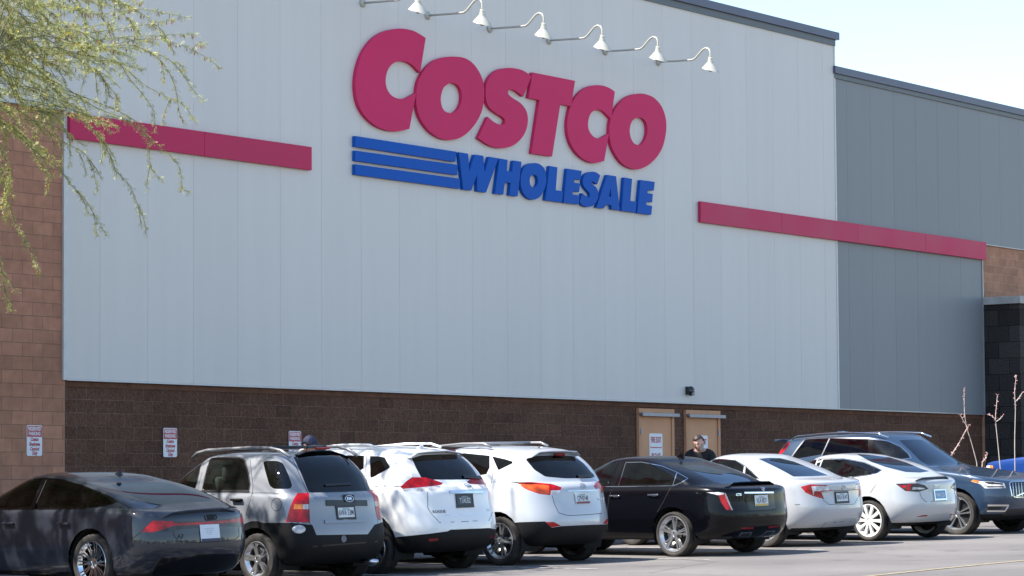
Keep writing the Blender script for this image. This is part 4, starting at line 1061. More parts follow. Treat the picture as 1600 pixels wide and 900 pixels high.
k.side('sill_trim', GLOSSB, [(-.2, .05), (3.3, .05), (3.3, .24), (-.2, .24)])
k.windshield(); A = k.done()
A.ribbon('window_trim', loop(dlo), .014, GLOSSB, .002, (False, True))
A.ribbon('pillar_trim', [(70, 748), (50.5, 796)], .06, GLOSSB, .003, (False, True)); A.ribbon('pillar_trim', [(73, 750), (54, 794)], .008, SATIN, .005, (False, True)); A.ribbon('pillar_trim', [(129, 759.5), (131, 795)], .014, GLOSSB, .003, (False, True))
k.seams([(42, 796.5), (35.6, 806.7), (27.8, 824), (25.6, 844), (26, 877.8), (28.9, 891)], [(133, 796), (128.9, 806.7), (117.8, 824.4), (104.4, 855.6), (99, 872)], [(184, 783.5), (205, 795)])
k.seams([(271, 830), (271.5, 836.4), (277.5, 844.5), (293.7, 847.7), (342.5, 846), (366.9, 842.9), (373.4, 838), (373, 823)], [(219.8, 831.5), (200, 848), (186, 862)], mir=(False,))
lip(A, 'tail_spoiler', [(251, 809), (270, 804.5), (288.8, 801.7), (318, 799.5), (346.6, 797.6), (372.6, 798.6)], k.pm, .1, .035, .02)
for p in ((101, 818.5), (15, 818)): handle(A, p, m=k.pm)
fin(A, .55, k.pm)
plate(A, (327.5, 833), 'TEMP', PAPER, mat('faint_print', (.42, .44, .5), .6), None, '', .305, .21) if False else None
f = A.frame_at((327.5, 832.5), lift=.008)
bm = bmesh.new(); box(bm, (0, 0, 0), (.31, .2, .006), None, .003); pt = obj('paper_plate', bm, PAPER, A.root); pt.matrix_local = f
bm = bmesh.new(); box(bm, (0, -.085, .004), (.3, .035, .004)); obj('plate_strip', bm, PLI, pt)
bm = bmesh.new()
for i_ in range(4): box(bm, (-.02 + .02 * (i_ % 2), .05 - .022 * i_, .004), (.16 - .03 * i_, .005, .002))
obj('printed_lines', bm, mat('faint_print', (.4, .43, .5), .6), pt)
A.text('lettering', (282, 838.5), 'A7', .07, BLK, .002, 0, 1.1)
for i_ in range(4): ring_badge(A, (323.5 + 3.8 * i_, 808.7 - .35 * i_), .034, .034, BLK, .005)
mirror(A, 2.15, 1.03, k.pm); cabin(A)
wheels(A, dict(n=10, bars=[(-.09, -.1, .022, .02), (.09, .1, .022, .02)], mat=CHROME, dish=.04), .262, .25)
# ---------------------------------------------------------------- 2 silver SUV
k = Kit('kia', paint('silver_paint', (.21, .22, .24), .2, .4, .03, .06), 'older silver SUV with black bumper and cladding, roof rails and tall red tail lights', arch=False)
for xw in (0, 2.63): k.side('wheel_arch_trim', CLAD, arch_poly(xw, .352, .47, 26), .4)
k.side('side_cladding', CLAD, [(-1.2, .0), (4.2, .0), (4.2, .5), (-1.2, .5)], .4)
arches(k.c)
k.cut('bumper', CLAD, [(409, 817), (454.7, 816.8), (488, 820), (494.7, 836), (574.7, 834.7), (585, 820), (612, 811), (612, 905), (395, 905)], 0, False)
k.cut('side_window', G_LITE, [(241, 742.7), (260, 729.3), (281, 717.3), (297.3, 714), (318, 714), (304, 766), (226, 767), (234, 750)])
k.cut('side_window', G_LITE, [(328, 714.7), (374.7, 715), (383, 720), (388, 740), (390.7, 756.7), (389, 766.7), (315.5, 766.7)], .12)
k.cut('quarter_window', G_DARK, [(410.7, 720), (433, 720), (442.7, 724), (452, 745.3), (456.8, 758.7), (453, 764), (428, 764), (421, 758.7), (414.7, 737)], .3)
k.cut('rear_window', G_DARK, [(458.7, 714.7), (465, 710.7), (492, 708), (516, 708.5), (537, 709.5), (548, 720), (566.7, 740), (586.7, 764), (588, 767), (535, 768.5), (482.7, 770), (470.7, 740)], .12, False)
tl = k.cut('tail_light', L_RED, [(465.3, 770), (482.7, 770), (484, 816), (446.7, 816), (452, 796), (458.7, 780)])
k.cut('turn_lens', L_AMB, [(460, 788), (473, 788), (473, 795.5), (458.5, 795.5)], 0, True, tl)
k.cut('reverse_lens', L_CLR, [(473.5, 788), (482.9, 788), (483.2, 795.5), (473.5, 795.5)], 0, True, tl)
k.windshield(G_LITE); A = k.done()
k.seams([(391, 718), (393, 740), (395.5, 758.7), (394.7, 769), (388, 793), (384, 806)], [(322, 712), (309, 766)], loop([(432 + 8 * math.cos(a * .5236), 788.5 + 10 * math.sin(a * .5236)) for a in range(12)]))
k.seams([(446, 817), (484, 817)], [(455, 713), (468, 742), (481, 771), (484, 817), (492, 834)])
A.ribbon('window_trim', loop([(328, 714.7), (374.7, 715), (383, 720), (388, 740), (390.7, 756.7), (389, 766.7), (315.5, 766.7)]), .02, BLK, .003, (False, True))
A.ribbon('window_trim', loop([(241, 742.7), (260, 729.3), (281, 717.3), (297.3, 714), (318, 714), (304, 766), (226, 767)]), .02, BLK, .003, (False, True))
A.ribbon('belt_moulding', [(306, 768.5), (390, 768.5)], .02, CLAD, .006, (False, True), .006)
handle(A, (371.5, 781.5), m=CLAD, size=(.2, .03, .05)); handle(A, (280, 781.5), m=CLAD, size=(.2, .03, .05))
lip(A, 'tail_spoiler', [(461, 711.5), (478, 709), (492, 707.7), (516, 708), (533, 709.5), (545, 717)], GLOSSB, .18, .035, .06)
fr = A.frame_at((503, 707.5), lift=.06)
bm = bmesh.new(); box(bm, (0, 0, 0), (.3, .035, .03), None, .008); o = obj('high_brake_light', bm, L_RED, A.root); o.matrix_local = fr
A.ribbon('tailgate_garnish', [(509, 786), (573, 786)], .075, GLOSSB, .012, th=.012)
A.ribbon('tailgate_garnish', [(536, 779), (553, 779)], .1, GLOSSB, .0125, th=.012)
fr = A.frame_at((544.5, 779.5), lift=.016)
bm = bmesh.new(); tube(bm, [(.075 * math.cos(t * .3142), .04 * math.sin(t * .3142), 0) for t in range(21)], .005, 6, False); o = obj('emblem', bm, CHROME, A.root, True); o.matrix_local = fr
q = link('lettering', text_mesh('KIA', .052, .002, 0, 1.1, ext=.002), CHROME, o)
A.text('lettering', (499.5, 776.5), 'SPORTAGE', .042, CHROME, .0015, 0, 1.15)
plate(A, (540, 801), '6WA 53M', PLW, PLI, BLK, 'ARIZONA')
A.ribbon('handle_pocket', [(507, 815.5), (571, 813.5)], .045, k.pm, .012, th=.012)
wiper(A, (507, 758.7), (548, 756.5))
fr = A.frame_at((467, 827), lift=.003)
bm = bmesh.new(); bmesh.ops.create_uvsphere(bm, u_segments=16, v_segments=8, radius=.5, matrix=Matrix.Diagonal((.17, .11, .03, 1))); o = obj('fog_lamp', bm, L_CLR, A.root, True); o.matrix_local = fr
fr = A.frame_at((537, 842), lift=.004)
if fr:
    bm = bmesh.new(); bmesh.ops.create_cone(bm, segments=20, radius1=.045, radius2=.045, depth=.004, cap_ends=True); o = obj('round_sticker', bm, mat('faded_sticker', (.14, .15, .17), .6), A.root); o.matrix_local = fr
A.ribbon('bumper_step', [(488, 854), (590, 846)], .02, BLK, .006, th=.006)
rails(A, .59, [(1.5, 1.63), (1.4, 1.69), (1.2, 1.725), (.4, 1.745), (.0, 1.735), (-.2, 1.70), (-.36, 1.62)], mat('grey_rail', (.3, .3, .31), .35, .5), (1.15, .2), BLK, .021)
whip(A, -.15, .12); cabin(A, SEAT); mirror(A, 1.95, 1.22, k.pm)
bm = bmesh.new(); tube(bm, [(-.55, -.42, .27), (-.86, -.42, .26)], .035, 14); obj('exhaust_pipe', bm, SATIN, A.root, True)
wheels(A, dict(n=5, bars=[(-.16, -.13, .032, .034), (.16, .13, .032, .034)], dish=.025, ph=.1), .225, .22)
# ---------------------------------------------------------------- 3 bright white crossover
k = Kit('rogue', paint('bright_white_paint', (.80, .80, .79), 0, .3, 0, .2), 'bright white crossover with black lower bumper and slanting pink-red tail lights, dark blue plate', arch=False)
for xw in (0, 2.71): k.side('wheel_arch_trim', CLAD, arch_poly(xw, .372, .455, 26), .4)
k.side('side_cladding', CLAD, [(-1.3, .0), (4.2, .0), (4.2, .42), (-1.3, .42)], .4)
arches(k.c)
k.cut('lower_bumper', CLAD, [(612, 841), (621, 839), (670, 834), (700, 830), (704, 827.6), (764, 825), (782, 828.5), (790, 905), (600, 905)], 0, False)
k.side('front_window', G_MID, [(1.15, 1.18), (1.15, 1.55), (1.55, 1.56), (2.15, 1.24)])
k.cut('side_window', G_DARK, [(500, 716), (516, 712.5), (543, 711.5), (569, 712), (568, 732), (540, 748), (500, 750)])
k.cut('quarter_window', G_DARK, [(578, 712.5), (590, 713), (601, 714.7), (610, 730.7), (581, 746.7), (578.5, 745)], .1)
k.cut('rear_window', G_DARK, [(643, 716), (660, 711), (690, 709.5), (720, 709.8), (740, 730), (753.6, 747), (748, 749), (700, 749.6), (658, 749.4), (650, 731)], .1, False)
k.cut('pillar_trim', mat('pale_grey_trim', (.45, .46, .48), .2, coat=.6), [(633, 716), (643, 715.5), (650, 731), (658, 746), (644.4, 746)])
tl = k.cut('tail_light', L_RED, [(625, 761), (636, 751), (644, 745.6), (664, 746), (676, 749), (692, 754.4), (684, 766), (668, 768), (632, 768)])
k.cut('clear_lens', L_CLR, [(632, 768), (628, 764), (650, 762), (668, 760.5), (690, 757.5), (684, 766), (668, 768)], 0, True, tl)
rf = k.cut('reflector', L_DRED, [(670, 842), (685, 841), (684, 845), (671, 846)])
k.windshield(); A = k.done()
k.seams([(668, 769), (668.4, 794), (675, 804), (687, 816.6), (764, 813), (769.6, 800)], mir=(False,))
k.seams([(573, 711), (572, 735), (566, 760)], [(676, 749), (669, 768)])
lip(A, 'tail_spoiler', [(634, 715), (645, 711.5), (660, 709.5), (690, 708), (720, 708.5), (727, 712)], k.pm, .2, .04, .1)
fr = A.frame_at((700, 709), lift=.05)
bm = bmesh.new(); box(bm, (0, -.01, 0), (.22, .03, .03), None, .006); o = obj('high_brake_light', bm, L_DRED, A.root); o.matrix_local = fr
A.ribbon('chrome_bar', [(702.5, 769), (754.5, 769)], .035, CHROME, .014, th=.012)
ring_badge(A, (731, 759.4), .05, .05, CHROME, .008, [((-.07, 0), (.07, 0))])
plate(A, (725.5, 782), 'T1AUS2', PLD, PLT, BLK, 'ARIZONA')
A.text('lettering', (686, 799.5), 'ROGUE', .05, DISC, .0015, 0, 1.2); A.text('lettering', (763, 797), 'AWD', .035, SATIN, .001)
wiper(A, (723, 745), (750, 747), w_=.05)
A.ribbon('garnish_step', [(676, 806), (766, 802)], .012, SATIN, .003)
rails(A, .60, [(1.7, 1.64), (1.6, 1.69), (.8, 1.735), (.3, 1.73), (.12, 1.68)], k.pm, (), None, .018)
fin(A, -.05, k.pm); cabin(A, SEATG); mirror(A, 2.1, 1.2, k.pm); handle(A, (545, 762), m=k.pm)
wheels(A, dict(n=5, bars=[(-.13, -.2, .03, .026), (.13, .2, .03, .026)], dish=.03, ph=.2, mat=ALLOY), .24, .225)
# ---------------------------------------------------------------- 4 pearl crossover
k = Kit('hyundai', paint('pearl_silver_paint', (.46, .48, .51), .05, .3, 0, .08), 'pearly silver-white crossover with swept orange-red tail lights and a whip antenna, beside the black sedan', arch=False)
k.side('side_cladding', CLAD, [(-1.3, .0), (4.2, .0), (4.2, .40), (-1.3, .40)], .4)
arches(k.c)
k.cut('lower_bumper', CLAD, [(798, 818), (809, 816), (852, 814.7), (862, 824.5), (878, 822), (922, 820), (956, 819), (960, 875), (792, 875)], 0, False)
k.side('front_window', G_MID, [(.95, 1.18), (.95, 1.55), (1.5, 1.53), (2.05, 1.22)])
k.cut('side_window', G_DARK, [(705, 712), (717, 709), (725, 708), (765, 712), (765, 730.7), (760, 741), (735, 745), (700, 750)])
k.cut('quarter_window', G_DARK, [(769, 713), (785, 716.5), (801, 721), (801, 724), (778.7, 734.7)], .08)
k.cut('rear_window', G_DARK, [(821, 717.4), (837, 712.5), (865, 711.5), (896, 712.7), (912, 724), (930, 744.8), (922, 747), (884.4, 747.6), (852, 744.8), (835, 734)], .15, False)
tl = k.cut('tail_light', L_RED, [(804, 754), (828, 753), (861.8, 756), (878, 761.4), (873, 771), (860, 773.7), (843, 772), (822, 764.6)], .12)
k.cut('orange_lens', lens('orange_red_lens', (.55, .07, .015)), [(806, 755), (828, 756), (858, 758), (858, 772), (843, 771), (822, 764)], 0, True, tl)
k.cut('clear_lens', L_CLR, [(861, 766.5), (876, 766), (873, 771), (860, 773.3)], 0, True, tl)
k.cut('reflector', L_RED, [(852, 815.6), (865.6, 815.6), (877, 821.5), (862, 824.2)])
k.windshield(); A = k.done()
k.seams([(862.7, 774), (865.6, 786), (873, 801.4), (888, 805.6), (922, 804), (945, 801.4)], mir=(False,)); k.seams([(808, 816), (825, 846)], [(767, 711), (770, 745), (762, 775)])
lip(A, 'tail_spoiler', [(822, 715), (837, 711), (852, 709.8), (875, 709.5), (893, 710.5), (899, 713)], k.pm, .22, .05, .1)
fr = A.frame_at((872, 712), lift=.03)
bm = bmesh.new(); box(bm, (0, -.015, 0), (.2, .035, .03), None, .006); o = obj('high_brake_light', bm, L_DRED, A.root); o.matrix_local = fr
ring_badge(A, (910.5, 759.5), .058, .04, CHROME, .006, [((-.02, -.025), (-.012, .025)), ((.012, -.025), (.02, .025)), ((-.016, 0), (.016, .004))])
A.ribbon('chrome_bar', [(887, 767.5), (931, 766)], .012, SATIN, .006, th=.004)
o = plate(A, (909.5, 778.5), 'CPV0148', PLW, PLI, None, 'ARIZONA')
bm = bmesh.new(); box(bm, (0, -.06, .0055), (.29, .03, .002)); obj('plate_band', bm, MAROON, o)
A.text('lettering', (872, 783), 'LIMITED', .026, SATIN, .0005, 0, 1.1); A.text('lettering', (937, 780), 'TUCSON', .035, SATIN, .001)
wiper(A, (902, 745), (926, 743), w_=.05)
rails(A, .60, [(1.62, 1.6), (1.5, 1.67), (.9, 1.705), (.5, 1.70), (.36, 1.65)], mat('grey_rail', (.3, .3, .31), .35, .5), (1.3, .7), None, .018)
whip(A, .02, -.02, (-.13, 0, .19)); cabin(A, SEAT); mirror(A, 2.05, 1.18, k.pm); handle(A, (735, 762), m=k.pm)
wheels(A, dict(n=5, bars=[(-.12, -.16, .034, .036), (.12, .16, .034, .036)], dish=.028, ph=.45), .252, .225)
# ---------------------------------------------------------------- 5 black sedan
k = Kit('cadillac', paint('black_paint', (.002, .002, .0035), 0, .25, 0, .0, .3, .1), 'glossy black sedan with chrome window trim, tall slim tail lights and square chrome exhausts')
k.cut('side_window', G_TINT, [(921, 735), (940, 726), (965, 723), (956, 745), (948, 760), (914, 760)])
k.cut('side_window', G_TINT, [(979, 723.5), (1002.7, 723), (1033.8, 729), (1056, 738), (1050.5, 758.6), (967, 760)])
k.cut('quarter_window', G_DARK, [(1059, 739.5), (1074, 747.8), (1063, 754), (1054, 758.5)])
k.cut('rear_window', G_BACK, [(1066.4, 728), (1083, 726.5), (1099, 727), (1142.6, 738), (1165, 746), (1183, 752.4), (1170, 754.5), (1155, 755.5), (1133, 757), (1114.6, 752.4), (1090, 740)], .1, False)
rec = k.cut('number_plate_recess', GLOSSB, [(1162, 772), (1209, 771), (1212, 794), (1205, 796), (1172, 797)], 0, False)
tl = k.cut('tail_light', L_RED, [(1121.7, 770), (1131.7, 770), (1144, 797.5), (1135, 796.7), (1126.7, 785)])
k.cut('clear_lens', L_CLR, [(1103.7, 769.3), (1121.7, 769), (1131.7, 770), (1130, 773), (1121.7, 773.6)], 0, True, tl)
k.cut('clear_lens', L_CLR, [(1131.5, 770.5), (1133.5, 770.5), (1146, 797), (1143.2, 797)], 0, True, tl)
k.cut('diffuser', GLOSSB, [(1141.7, 842), (1152, 827.5), (1215, 825), (1232, 826), (1232, 855), (1138, 855)], 0, False)
ex = k.cut('exhaust_tip', CHROME, [(1151.7, 839.5), (1158, 832), (1176, 831), (1171.5, 840)], 0, True)
k.cut('exhaust_hole', UNDER, [(1155.5, 838.3), (1160, 833.5), (1173, 832.6), (1170, 838.6)], 0, True, ex)
k.cut('reflector', L_DRED, [(1157.5, 824.6), (1177, 823.8), (1178, 826.5), (1159, 827)])
k.windshield(); A = k.done()
A.ribbon('window_trim', [(948, 760.5), (967, 760.6), (1052, 759.3), (1064, 754.5), (1075, 747.8), (1057, 737.8), (1034, 728.2), (1003, 722.2), (978, 722.8)], .012, CHROME, .004, (False, True), .004)
A.ribbon('window_trim', [(978, 723), (966.5, 760)], .01, CHROME, .004, (False, True)); A.ribbon('window_trim', [(914, 760.3), (948, 760.3)], .012, CHROME, .004, (False, True)); A.ribbon('pillar_trim', [(972, 723), (957, 760)], .09, GLOSSB, .002, (False, True))
A.ribbon('window_trim', [(1057.5, 739), (1051.5, 758.8)], .012, CHROME, .004, (False, True))
k.seams([(1049, 760.5), (1043, 771), (1036, 785), (1027, 800)], [(957, 761), (951, 780), (949, 800), (950, 835)], [(1114.6, 753), (1115, 766)])
k.seams([(1131.7, 770), (1146, 797.5), (1175, 799), (1212, 796)], mir=(False,))
lip(A, 'tail_spoiler', [(1134, 762), (1142, 758.5), (1155, 757.5), (1180, 756.5), (1200, 756.3), (1209, 757)], k.pm, .16, .045, .03)
A.ribbon('chrome_bar', [(1162.5, 770), (1208, 769.5)], .022, CHROME, .01, th=.008)
fr = A.frame_at((1191.7, 765), lift=.008)
bm = bmesh.new(); prism(bm, [[(-.045, .03), (.045, .03), (.04, -.005), (0, -.035), (-.04, -.005)]], lambda p: (p[0], p[1], .004), lambda p: (p[0], p[1], 0)); o = obj('emblem', bm, SATIN, A.root); o.matrix_local = fr
bm = bmesh.new(); box(bm, (-.02, .012, .005), (.03, .02, .003)); box(bm, (.02, -.004, .005), (.025, .018, .003)); obj('emblem_field', bm, MAROON, o)
A.text('lettering', (1154, 773), 'CT5', .045, CHROME, .0015, 0, 1.3)
o = plate(A, (1189, 782), 'VLA 8D7', PLW, PLI, None, 'ARIZONA'); bm = bmesh.new(); box(bm, (0, -.06, .0055), (.29, .03, .002)); obj('plate_band', bm, GOLD, o)
A.ribbon('chrome_strip', [(1098, 844.5), (1118, 842.5), (1141.5, 838.5)], .022, SATIN, .004, (False, True))
A.ribbon('bumper_crease', [(1120, 800.5), (1150, 803), (1185, 803), (1222, 800)], .012, k.pm, .006, th=.006)
for p in ((1022, 773.5), (962, 775)): handle(A, p, m=CHROME, size=(.2, .022, .03))
fin(A, .6, k.pm, .07, .18); mirror(A, 2.1, 1.05, k.pm); cabin(A)
wheels(A, dict(n=5, bars=[(-.22, -.17, .022, .02), (-.02, -.05, .02, .018), (.2, .19, .022, .02)], dish=.03, ph=.33, mat=ALLOY), .262, .245)
# ---------------------------------------------------------------- 6 silver sedan
k = Kit('camry', paint('light_silver_paint', (.42, .43, .45), .05, .3, 0, .08), 'light silver sedan with red and white wedge tail lights, parked right after the black sedan')
k.cut('side_window', G_MID, [(1080, 722), (1093, 717), (1107, 716.5), (1098, 742), (1075, 745)])
k.cut('side_window', G_DARK, [(1113, 717), (1133, 718), (1149, 720), (1162.7, 728), (1160, 744), (1104, 745)])
k.cut('quarter_window', G_DARK, [(1165, 729.5), (1174.7, 736), (1185, 748), (1163, 748)])
k.cut('rear_window', G_BACK, [(1185, 716.8), (1203, 715.3), (1218.7, 715.8), (1240, 721), (1266.7, 731.7), (1295, 742.9), (1270, 744.2), (1240, 744.8), (1228, 738), (1210.7, 729)], .1, False)
tl = k.cut('tail_light', L_RED, [(1251, 760.7), (1266, 756.7), (1291, 757.7), (1298.7, 766.7), (1283, 768.7), (1288, 780), (1270, 775), (1259, 770)])
k.cut('clear_lens', L_CLR, [(1267.7, 760), (1281, 759), (1294, 760), (1297, 766), (1282, 767), (1282, 769), (1271, 774), (1269.5, 767)], 0, True, tl)
k.cut('clear_lens', L_RED, [(1272, 767.5), (1282, 767.5), (1287, 779), (1272, 775)], 0, True, tl)
k.cut('lower_bumper', CLAD, [(1222, 834), (1282, 828.5), (1350, 818.5), (1355, 855), (1218, 855)], 0, False)
k.windshield(); A = k.done()
A.ribbon('window_trim', [(1113, 716.5), (1149, 719.3), (1164, 727.5), (1186, 748)], .014, CHROME, .004, (False, True))
k.seams([(1286, 781), (1295, 788), (1310, 789), (1335, 787.6), (1340, 778)], [(1298, 767), (1333, 765.5)], [(1290, 817), (1343, 813.7)], [(1282, 826), (1290, 817)], mir=(False,))
k.seams([(1242, 788.5), (1250, 788.5)])
o = plate(A, (1315, 777), 'BKA 8147', PLW, PLI, BLK, 'ARIZONA')
ring_badge(A, (1318, 762), .05, .034, CHROME, .005); ring_badge(A, (1318, 762), .018, .032, CHROME, .004)
A.text('lettering', (1289.5, 772), 'CAMRY', .035, SATIN, .001, 0, 1.1)
lip(A, 'deck_edge', [(1301, 748), (1316, 747.5), (1331, 749)], k.pm, .14, .02, .01)
mirror(A, 2.0, 1.08, k.pm); cabin(A, SEATG); handle(A, (1135, 760), m=k.pm)
wheels(A, dict(n=10, bars=[(0, 0, .028, .022)], dish=.02), .235, .215)
# ---------------------------------------------------------------- 7 silver fastback with black lip
k = Kit('tesla', paint('warm_silver_paint', (.44, .45, .46), .05, .3, 0, .08), 'smooth silver electric sedan with a thin black lip spoiler, smoked tail lights and white wheels')
k.cut('side_window', G_MID, [(1246, 722), (1254, 719.4), (1276.6, 718), (1268, 742), (1240, 748)])
k.cut('side_window', G_MID, [(1286, 718), (1318, 717), (1350, 722.6), (1365, 729), (1376.6, 734.6), (1368.6, 740), (1331, 745), (1274, 748)], .06)
k.cut('rear_window', G_BACK, [(1338, 709.3), (1363, 711), (1390, 714.5), (1416, 722.5), (1440, 732.5), (1453, 736.2), (1438, 738.5), (1415, 737.5), (1385, 730), (1362, 722)], .08, False)
tl = k.cut('tail_light', L_SMK, [(1399, 755.8), (1433, 755), (1445, 758), (1451, 764), (1435, 768.7), (1415, 767.5)], .08)
k.cut('red_lens', L_RED, [(1404, 757.3), (1416, 758.5), (1414.5, 763.5), (1408, 761.5)], 0, True, tl)
k.cut('red_lens', L_RED, [(1418, 756.3), (1430, 755.6), (1424, 758), (1421.5, 767.3), (1416, 767)], 0, True, tl)
k.cut('clear_lens', L_CLR, [(1426, 761), (1446, 762.5), (1444, 764.5), (1425, 765)], 0, True, tl)
k.cut('diffuser', CLAD, [(1388, 830), (1398, 826.7), (1423, 824), (1431.7, 817.5), (1485, 812.5), (1498, 815), (1498, 855), (1385, 855)], 0, False)
k.cut('reflector', L_DRED, [(1430, 808), (1442, 804.8), (1450, 804.7), (1448, 807)])
k.windshield(); A = k.done()
A.ribbon('window_trim', [(1246, 722), (1254, 719), (1277, 717.3), (1318, 716.3), (1350, 722), (1365, 728.4), (1377.5, 734.6), (1369, 740.6), (1331, 745.8)], .014, CHROME, .004, (False, True))
A.ribbon('pillar_trim', [(1281.5, 718), (1271, 748)], .07, GLOSSB, .003, (False, True))
k.seams([(1436.7, 768.5), (1440, 778), (1446.7, 784), (1486, 781.7)], mir=(False,)); k.seams([(1376, 740), (1372, 752), (1360, 770)])
lip(A, 'tail_spoiler', [(1430, 751.5), (1440, 749), (1460, 747.5), (1475, 747), (1481, 747.5)], mat('satin_carbon', (.015, .015, .017), .3, coat=.5), .07, .03, .03)
o = plate(A, (1468.5, 773), 'N4A 2JD', PLB, PLW, SATIN, '')
A.text('lettering', (1463, 758), 'TESLA', .035, SATIN, .001, 0, 1.6)
mirror(A, 2.1, 1.03, k.pm); cabin(A)
wheels(A, dict(n=10, bars=[(-.02, .03, .036, .062)], dish=.012, mat=WHEELW, hub=.07), .262, .235)
# ---------------------------------------------------------------- 8 blue seven-seat SUV, backed in
k = Kit('volvo', paint('denim_blue_paint', (.022, .045, .085), .15, .36, .0, .02, .9, .2), 'slate blue seven-seat SUV backed into its space, chrome window frames and grille facing out', arch=False)
for xw in (0, 2.98): k.side('wheel_arch_trim', k.pm, arch_poly(xw, .387, .455, 26), .4)
k.side('side_cladding', CLAD, [(-1.3, .0), (4.2, .0), (4.2, .36), (-1.3, .36)], .4)
arches(k.c, .055)
k.cut('quarter_window', G_DARK, [(1237, 714.5), (1247, 701), (1257.8, 688), (1266, 686.3), (1295.6, 685.3), (1284, 710), (1243, 717)], .05)
k.cut('side_window', G_MID, [(1297.5, 685.3), (1356.8, 686), (1356.8, 712), (1284, 714)])
k.cut('side_window', G_LITE, [(1364, 687), (1385.7, 689.8), (1406, 698.5), (1418.7, 709.5), (1422, 716), (1364, 722)])
k.cut('windshield', G_BACK, [(1404.6, 688), (1425, 686.8), (1440.6, 687), (1452, 692), (1470, 701), (1507, 724.8), (1480, 727.5), (1451, 728), (1438, 720), (1422, 704)], .08, False)
k.cut('tail_light', L_RED, [(1204, 718), (1210, 708.8), (1222, 699), (1231, 690.5), (1235, 691.4), (1228, 702), (1218, 712), (1212, 720)])
hl = k.cut('headlight', L_CLR, [(1516.7, 752), (1521, 749.6), (1530.7, 752), (1550, 752.5), (1569, 755), (1572, 762.7), (1538.7, 763), (1532, 756.7)])
k.cut('turn_lens', L_AMB, [(1516.7, 752), (1521, 749.6), (1530, 751.5), (1529, 755)], 0, True, hl)
k.cut('dark_lens', L_SMK, [(1535, 752.5), (1550, 752.8), (1567, 755.3), (1568, 757.4), (1545, 756.5)], 0, True, hl)
k.cut('dark_lens', L_SMK, [(1541, 759.5), (1568, 759.5), (1569, 761.5), (1543, 762)], 0, True, hl)
gr = k.cut('grille', GLOSSB, [(1577, 755), (1580, 753), (1612, 751.5), (1645, 752), (1650, 755), (1644, 775), (1636, 778), (1587, 777), (1581, 774.7)], 0, False)
k.cut('lower_intake', BLK, [(1570, 796), (1640, 792), (1640, 806), (1566, 806)], 0, False)
k.cut('lower_bumper', CLAD, [(1527, 812), (1545, 806.5), (1645, 803), (1645, 840), (1520, 840)], 0, False)
k.cut('fog_lamp_pocket', BLK, [(1543, 791), (1566, 791), (1562, 796), (1543, 797)], 0, True)
A = k.done()
fr_ = [(1236, 715), (1246, 701), (1257, 687.2), (1266, 685.3), (1297, 684.3), (1357, 685), (1386, 688.6), (1407, 697.6), (1420, 709.5), (1424, 717)]
A.ribbon('window_trim', fr_, .03, SATIN, .004, (False, True)); A.ribbon('window_trim', [(1424, 716), (1400, 719.5), (1364, 722.5)], .02, SATIN, .004, (False, True))
A.ribbon('pillar_trim', [(1296, 685.3), (1284, 712)], .02, SATIN, .004, (False, True)); A.ribbon('pillar_trim', [(1360.4, 686), (1360.4, 722)], .1, GLOSSB, .003, (False, True))
A.ribbon('grille_frame', [(1577, 755), (1580, 753), (1612, 751.5), (1645, 752), (1650, 755), (1644, 775), (1636, 778), (1587, 777), (1581, 774.7), (1577, 755)], .022, CHROME, .006, th=.006)
for i_ in range(13): A.ribbon('grille_bar', [(1582 + 4.6 * i_, 754.5), (1584 + 4.4 * i_, 775.5)], .014, SATIN, .005, th=.004)
A.ribbon('grille_bar', [(1588, 775), (1640, 754)], .016, CHROME, .008, th=.004)
ring_badge(A, (1605, 766), .07, .07, CHROME, .014)
A.ribbon('bumper_trim', [(1543, 789.6), (1576, 789.6), (1570, 798.5), (1542, 798.5)], .03, CHROME, .006, (False, True), .006)
k.seams([(1512, 727), (1540, 738), (1568, 751)], [(1462, 729), (1500, 742), (1516, 750)], [(1364, 722), (1366, 760), (1372, 790)])
rails(A, .67, [(1.45, 1.69), (1.25, 1.76), (.6, 1.79), (0, 1.78), (-.5, 1.745), (-.62, 1.70)], CHROME, (), None, .018)
bm = bmesh.new(); box(bm, (.0, .0, 1.80), (.2, .09, .05), None, .02, 3); obj('roof_fin', bm, k.pm, A.root, False, .7)
lip(A, 'tail_spoiler', [(1232, 688), (1240, 685), (1250, 683)], k.pm, .05, .02, .02)
bm = bmesh.new(); bx(bm, -1.08, -.85, -.6, .6, 1.66, 1.70, .015); obj('roof_spoiler', bm, k.pm, A.root, False, .6)
mirror(A, 1.75, 1.16, k.pm); cabin(A, SEATG)
wheels(A, dict(n=5, bars=[(-.24, -.16, .024, .038), (.24, .16, .024, .038)], dish=.03, ph=.3, mat=ALLOYM, fill=True), .29, .27)
# ---------------------------------------------------------------- 9 blue pickup, only its front corner shows
SPEC['truck'] = dict(hw=.98, wb=3.4, ohr=1.2, ohf=.95, rt_=.4, gc=.34, rear=SUV_REAR, front=[(.3, .12), (.5, .02), (.7, 0), (1.0, .02), (1.2, .06)], side=SIDE,
    belt=[(-1.2, 1.32), (1.4, 1.32), (2.6, 1.29), (3.4, 1.25), (4.3, 1.15)], gb=(.55, 2.75), rt=(.8, 2.1), gw=.9, rw=.7,
    roof=[(.5, 1.84), (1.4, 1.88), (2.2, 1.83)], rbulge=.01, rc=(.25, 4), fc=(.5, 3.2), grc=(.25, 3.5), rrc=(.25, 3.5))
_tp = at_s((1534, 723), 79.5)
PLACE['truck'] = None
_a = R(6); _ex = Vector((math.sin(_a), math.cos(_a), 0)); _ez = Vector((-.021, 0, 1)).normalized(); _ey = _ez.cross(_ex).normalized(); _ez = _ex.cross(_ey)
_M3 = Matrix((_ex, _ey, _ez)).transposed()
